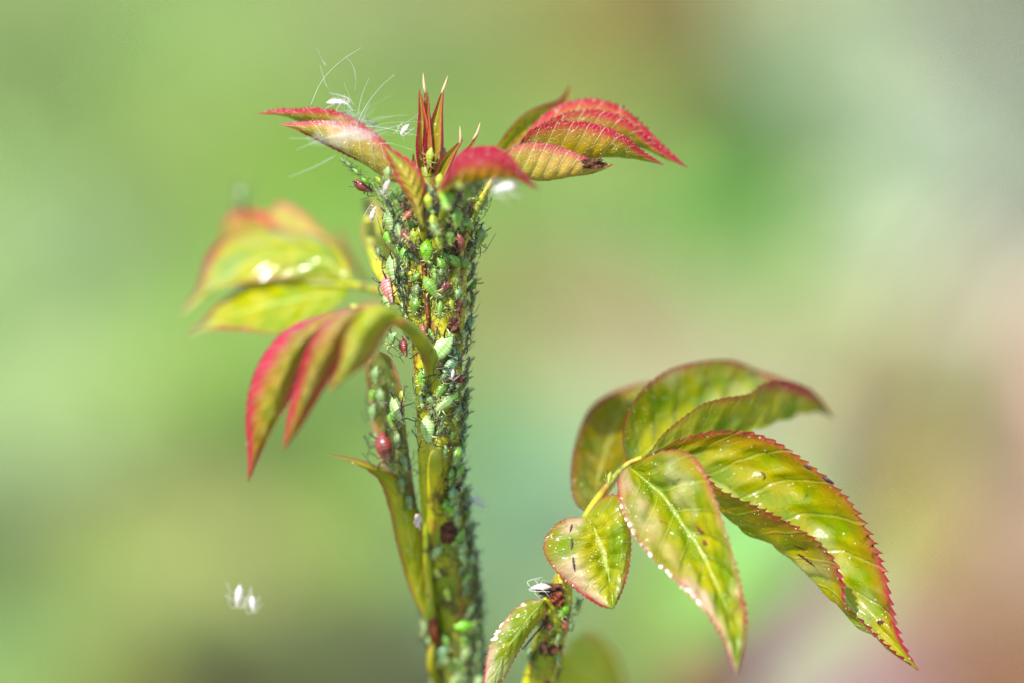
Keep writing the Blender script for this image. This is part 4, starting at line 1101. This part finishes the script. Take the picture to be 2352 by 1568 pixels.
# ------------------------------------------------------------------ shed skins, fluff, dried scraps
def skin(x, y, d, ln, hd, n, label, col='skin_white', detail=2):
    return aphid(P(x, y, d), n.normalized(), hd, ln, col, 'shrunk', label, None, cat='shed skin', name='shed_skin', detail=detail)
skin(775, 246, 2.4, 54, 15, UP + front * .4, 'white shed skin lying on the upper edge of the top left leaf')
skin(930, 300, 1.0, 34, 125, front + UP * .5, 'small white shed skin caught in the fluff left of the bud')
skin(891, 430, -1.6, 42, 120, front - RIGHT * .5, 'white shed skin stuck below the top left leaf', 'skin_pink')
skin(862, 493, -.2, 40, 300, -RIGHT + front, 'pinkish shed skin with splayed legs on the left side of the stem', 'skin_pink')
skin(1164, 435, -8.6, 62, 165, front + UP * .4, 'long blurred white shed skin under the drooping crimson leaflet', detail=0)
skin(1140, 408, -8.0, 40, 95, front, 'small blurred white shed skin above the long blurred one', detail=0)
skin(1090, 1156, 5.4, 46, 10, RIGHT + front + UP, 'blurred white shed skin on the right side of the lower stem')
skin(1242, 1354, 1.4, 50, 175, front + UP, 'white shed skin on the brown node of the side stem', detail=0)
skin(1036, 858, -.8, 26, 110, front + RIGHT, 'sliver of white skin behind the blue green aphid')
skin(545, 1366, -5.0, 52, 98, front + RIGHT * .4, 'larger white shed skin drifting in the air below the drooping leaf', detail=0)
skin(583, 1384, -5.5, 38, 85, front - RIGHT * .4, 'smaller greenish white shed skin drifting in the air below the drooping leaf', detail=0)
aphid(P(568, 452, 24), (-RIGHT * .8 + front * .5).normalized(), 100, 78, 'grey', 'slim', 'grey aphid blurred on the raised tip behind the glossy left leaf', None, 'black', detail=1)

def fluff():
    c0 = P(828, 296, .4)
    e = empty('seed_fluff', c0, 'wispy white seed fluff caught on the top left leaf', 'seed fluff')
    rr = random.Random(12)
    g = []
    def fil(a, b, bow, w=1.0):
        p0, p1 = P(*a), P(*b)
        L = (p1 - p0).length
        side = (p1 - p0).normalized().cross(FWD)
        m1 = p0.lerp(p1, .35) + side * (bow * L) + FWD * rr.uniform(-.001, .001)
        m2 = p0.lerp(p1, .7) + side * (bow * L * rr.uniform(.2, 1.2))
        c = catmull([tuple(p0 - c0), tuple(m1 - c0), tuple(m2 - c0), tuple(p1 - c0)], 18)
        g.append(tube_geo(c, np.linspace(.26, .13, 18) * PX * w, 4))
    for a, b, bow, wd in (((712, 245, 0), (830, 110, .5), .10, 1.5), ((748, 150, -2.5), (728, 112, -3), .02, 2.0), ((765, 220, 1), (735, 150, 1.5), .06, 1.5), ((815, 210, -1), (795, 130, -2), -.12, 1.2),
                          ((826, 270, 0), (905, 172, -3), .06, 2.0), ((822, 268, 1), (848, 180, 2), .05, 1.3), ((828, 262, 0), (790, 190, 0), .05, 1.0), ((792, 255, .5), (791, 216, .5), .0, 1.2),
                          ((840, 300, -2), (665, 318, -4), .03, 2.0), ((800, 310, -2), (680, 345, -4), -.04, 2.0), ((770, 358, -3), (662, 408, -4.5), .03, 2.0), ((838, 290, 0), (960, 312, -1), .04, 1.5),
                          ((850, 305, 0), (955, 268, -1), -.05, 1.2), ((868, 318, .4), (888, 303, .4), .2, 1.0), ((958, 272, .6), (974, 196, .6), .02, 1.0), ((870, 330, -1), (948, 345, -2), .05, 1.5)):
        fil(a, b, bow, wd)
    for i in range(34):
        a = rr.uniform(0, 2 * math.pi); L = 30 + 110 * rr.random() ** 1.5
        s = rr.uniform(.0, .2)
        cx, cy = rr.gauss(826, 16), rr.gauss(290, 14)
        z0 = rr.uniform(-6.5, -1)
        fil((cx + math.cos(a) * L * s, cy + math.sin(a) * L * s, z0), (cx + math.cos(a) * L, cy + math.sin(a) * L * .8, z0 + rr.uniform(-2.5, 1.5)), rr.uniform(-.15, .15), rr.uniform(.6, 1.1))
    v, f, u = merge(g)
    o = obj('filaments', mesh('filaments', v, f, M['fluff'], uv=u), e)
    o['kind'] = 'stuff'
    # dense tuft at the heart
    g = []
    for i in range(46):
        p = np.array([rr.gauss(0, .0006), rr.gauss(0, .0004), rr.gauss(0, .0006)]) + np.array(tuple(P(816, 298, -5.5) - c0))
        q = p + np.array([rr.uniform(-.0016, .0016), rr.uniform(-.0006, .0006), rr.uniform(-.001, .001)])
        g.append(tube_geo([p, (p + q) / 2 + rr.uniform(-.0003, .0003), q], np.array([.32, .32, .2]) * PX, 4))
    for i in range(34):
        t = rr.random()
        p = np.array(tuple(P(700 + 120 * t + rr.gauss(0, 6), 318 + rr.gauss(0, 5) - 8 * t, -6) - c0))
        q = p + np.array([rr.uniform(.0005, .002), rr.uniform(-.0006, .0006), rr.uniform(-.0004, .0004)])
        g.append(tube_geo([p, (p + q) / 2 + rr.uniform(-.0002, .0002), q], np.array([.32, .32, .2]) * PX, 4))
    v, f, u = merge(g)
    o = obj('tuft', mesh('tuft', v, f, M['fluff'], uv=u), e)
    o['kind'] = 'stuff'
fluff()

def scrap(x, y, d, w_, h_, label, mat='dry', seed=0, shards=9, group=None):
    """a crumpled dried flake with torn points"""
    rr = random.Random(seed)
    c = P(x, y, d)
    V, F, U = [], [], []
    nr, sg = 12, 16
    for i in range(nr):
        th = math.pi * i / (nr - 1)
        for k in range(sg):
            a = 2 * math.pi * k / sg
            q = 1 + .38 * math.sin(3 * a + 5 * th + seed) * math.sin(th) + rr.uniform(-.25, .25) * math.sin(th)
            v = RIGHT * (math.sin(th) * math.cos(a) * w_ * .5 * q) + UP * (math.cos(th) * h_ * .5 * q) + FWD * (math.sin(th) * math.sin(a) * min(w_, h_) * .42 * q)
            V.append(v * PX); U.append((i / nr, k / sg))
    for i in range(nr - 1):
        for k in range(sg):
            F.append((i * sg + k, i * sg + (k + 1) % sg, (i + 1) * sg + (k + 1) % sg, (i + 1) * sg + k))
    g = [(V, F, U)]
    for s in range(shards):
        a = rr.uniform(0, 2 * math.pi)
        p0 = RIGHT * math.cos(a) * w_ * .3 + UP * math.sin(a) * h_ * .35 - FWD * rr.uniform(0, .25) * w_
        p1 = p0 * rr.uniform(1.5, 2.3) + UP * rr.uniform(-4, 4)
        pm = (p0 + p1) * .5 + RIGHT * rr.uniform(-4, 4)
        g.append(tube_geo([np.array(tuple(q)) * PX for q in (p0, pm, p1)], np.array([2.2, 1.8, .5]) * PX, 5))
    v, f, u = merge(g)
    o = obj('dried_scrap', mesh('dried_scrap', v, f, M[mat], smooth=False, uv=u), None, c)
    return tag(o, label, 'dried scrap', group)
scrap(1043, 748, -.4, 26, 34, 'dark brown crumpled scrap on the right of the stem above the striped aphid', seed=2)
scrap(1054, 705, 0, 14, 44, 'long dark dried shred curling on the right of the stem', seed=3)
scrap(1037, 611, -.3, 13, 22, 'small black dried husk on the upper stem', seed=4, shards=3)
scrap(1362, 376, -.5, 48, 22, 'dark brown withered patch on the pale top right leaflet', seed=5, shards=12)
scrap(1058, 560, 0, 12, 30, 'orange brown dried fibre on the right of the upper stem', 'dry_orange', 6, 6)
scrap(1030, 1222, 4.2, 36, 48, 'blurred dark brown husk on the lower stem', 'dry', 7)
scrap(1022, 1096, 3, 36, 20, 'orange scrap on the stem beside the bright green aphid', 'dry_orange', 8)
scrap(1040, 1118, 3.4, 36, 30, 'reddish brown scrap below the orange one', 'dry', 9)
scrap(1262, 1352, 2.0, 58, 26, 'dark brown withered node at the top of the side stem', 'dry', 10)
scrap(1278, 1372, 2.0, 34, 34, 'reddish brown dried lump below the side stem node', 'dry_orange', 11)
scrap(1262, 1470, 4.0, 46, 70, 'blurred brown dry flake on the lower side stem', 'dry', 12)
scrap(1008, 1178, 4.0, 14, 18, 'tiny brown flake beside the lower husk', 'dry_orange', 13, 3)
scrap(960, 1195, 3.2, 16, 30, 'pinkish dry flake at the edge of the long stipule', 'skin_pink', 14, 3)
scrap(1056, 870, 0, 22, 16, 'dark red dried crumb beside the blue green aphid', 'dry', 15, 5)

# ------------------------------------------------------------------ marks and glands that lie on the leaves
bpy.context.view_layer.update()
DG = bpy.context.evaluated_depsgraph_get()
def skin_hit(x, y):
    """where the leaf surface lies under a picture point, and its normal on our side"""
    d = (P(x, y) - CAM).normalized()
    ok, loc, nn, idx, ob, _ = sc.ray_cast(DG, CAM, d)
    if not ok or not ob.name.startswith(('leaflet', 'stipule')): return None, None
    if nn.dot(d) > 0: nn = -nn
    return loc, nn
def streak(pts, wid, mat='dry', label=None):
    g = []
    for x, y in catmull(pts, 14):
        p, nn = skin_hit(float(x), float(y))
        if p is not None: g.append((np.array(tuple(p + nn * .00002)) - RT, nn))
    if len(g) < 4: return
    pt = np.array([q[0] for q in g])
    wd = np.sin(np.linspace(.25, math.pi - .15, len(pt))) * wid * PX * np.array([1 + .35 * math.sin(k * 2.3 + wid) for k in range(len(pt))])
    v, f, u = tube_geo(pt, wd, 7)
    v = np.array(v); c = np.repeat(pt, 7, 0); nrm = np.repeat(np.array([tuple(q[1]) for q in g]), 7, 0)
    off = v - c
    v = c + off - nrm * ((off * nrm).sum(1) * .75)[:, None]
    o = obj('dried_streak', mesh('dried_streak', v, f, M[mat], uv=u), plant)
    if label: o['label'] = label
M['streak'] = plain('dark_streak', C(58, 34, 52), .6, .3, 0, 0, 3000, .4)
M['spot'] = plain('brown_spot', C(120, 58, 16), .6, .3, 0, 0, 3000, .5)
streak([(1314, 1202), (1312, 1212), (1309, 1222)], 2.6, 'streak')
streak([(1313, 1236), (1314, 1248), (1312, 1262)], 3.0, 'streak')
streak([(1316, 1276), (1318, 1294), (1321, 1312)], 3.0, 'streak')
streak([(1888, 1092), (1902, 1102), (1918, 1110)], 5.0, 'streak', 'dark purple tear along the crimson margin')
streak([(1845, 1066), (1856, 1072), (1866, 1078)], 3.4, 'streak')
streak([(2014, 1428), (2022, 1428), (2032, 1426)], 6.0, 'dry')
streak([(1600, 1206), (1608, 1216), (1618, 1222)], 7.0, 'spot')
streak([(1614, 1240), (1620, 1246), (1626, 1250)], 5.0, 'spot')
streak([(1750, 1082), (1757, 1092), (1752, 1102)], 2.4, 'dry')
streak([(1830, 1270), (1850, 1282), (1872, 1300)], 4.0, 'dry')
streak([(1820, 1252), (1836, 1256), (1850, 1262)], 4.0, 'spot')
def glands():
    rr = random.Random(77)
    pts = []
    def line(a, b, n, jit):
        for i in range(n):
            t = rr.random()
            pts.append((a[0] + (b[0] - a[0]) * t + rr.gauss(0, jit), a[1] + (b[1] - a[1]) * t + rr.gauss(0, jit)))
    line((1348, 1192), (1396, 1320), 55, 4.5); line((1540, 1165), (1690, 1420), 40, 3.5); line((1480, 1100), (1540, 1165), 25, 8)
    line((1560, 1050), (1990, 1420), 55, 40); line((1300, 1225), (1380, 1290), 40, 22); line((1960, 1400), (2060, 1490), 25, 10)
    line((1200, 332), (1400, 372), 45, 12); line((1240, 300), (1470, 340), 45, 16); line((1250, 255), (1520, 340), 35, 8)
    line((660, 262), (880, 340), 50, 12); line((760, 320), (930, 410), 50, 14); line((1450, 1000), (1560, 940), 20, 25); line((1130, 1520), (1230, 1400), 24, 14)
    g = []
    for x, y in pts:
        p, nn = skin_hit(x, y)
        if p is None: continue
        r0 = rr.uniform(.5, 1.15) * PX
        c = np.array(tuple(p + nn * r0 * .6)) - RT
        b = np.array(tuple(nn))
        g.append(tube_geo([c - b * r0, c - b * r0 * .5, c + b * r0 * .5, c + b * r0], np.array([.3, .9, .9, .3]) * r0, 6))
    v, f, u = merge(g)
    o = obj('gland_dots', mesh('gland_dots', v, f, plain('gland_dot', C(236, 230, 190), .2, .7, .3), uv=u), plant)
    o['kind'] = 'stuff'
glands()
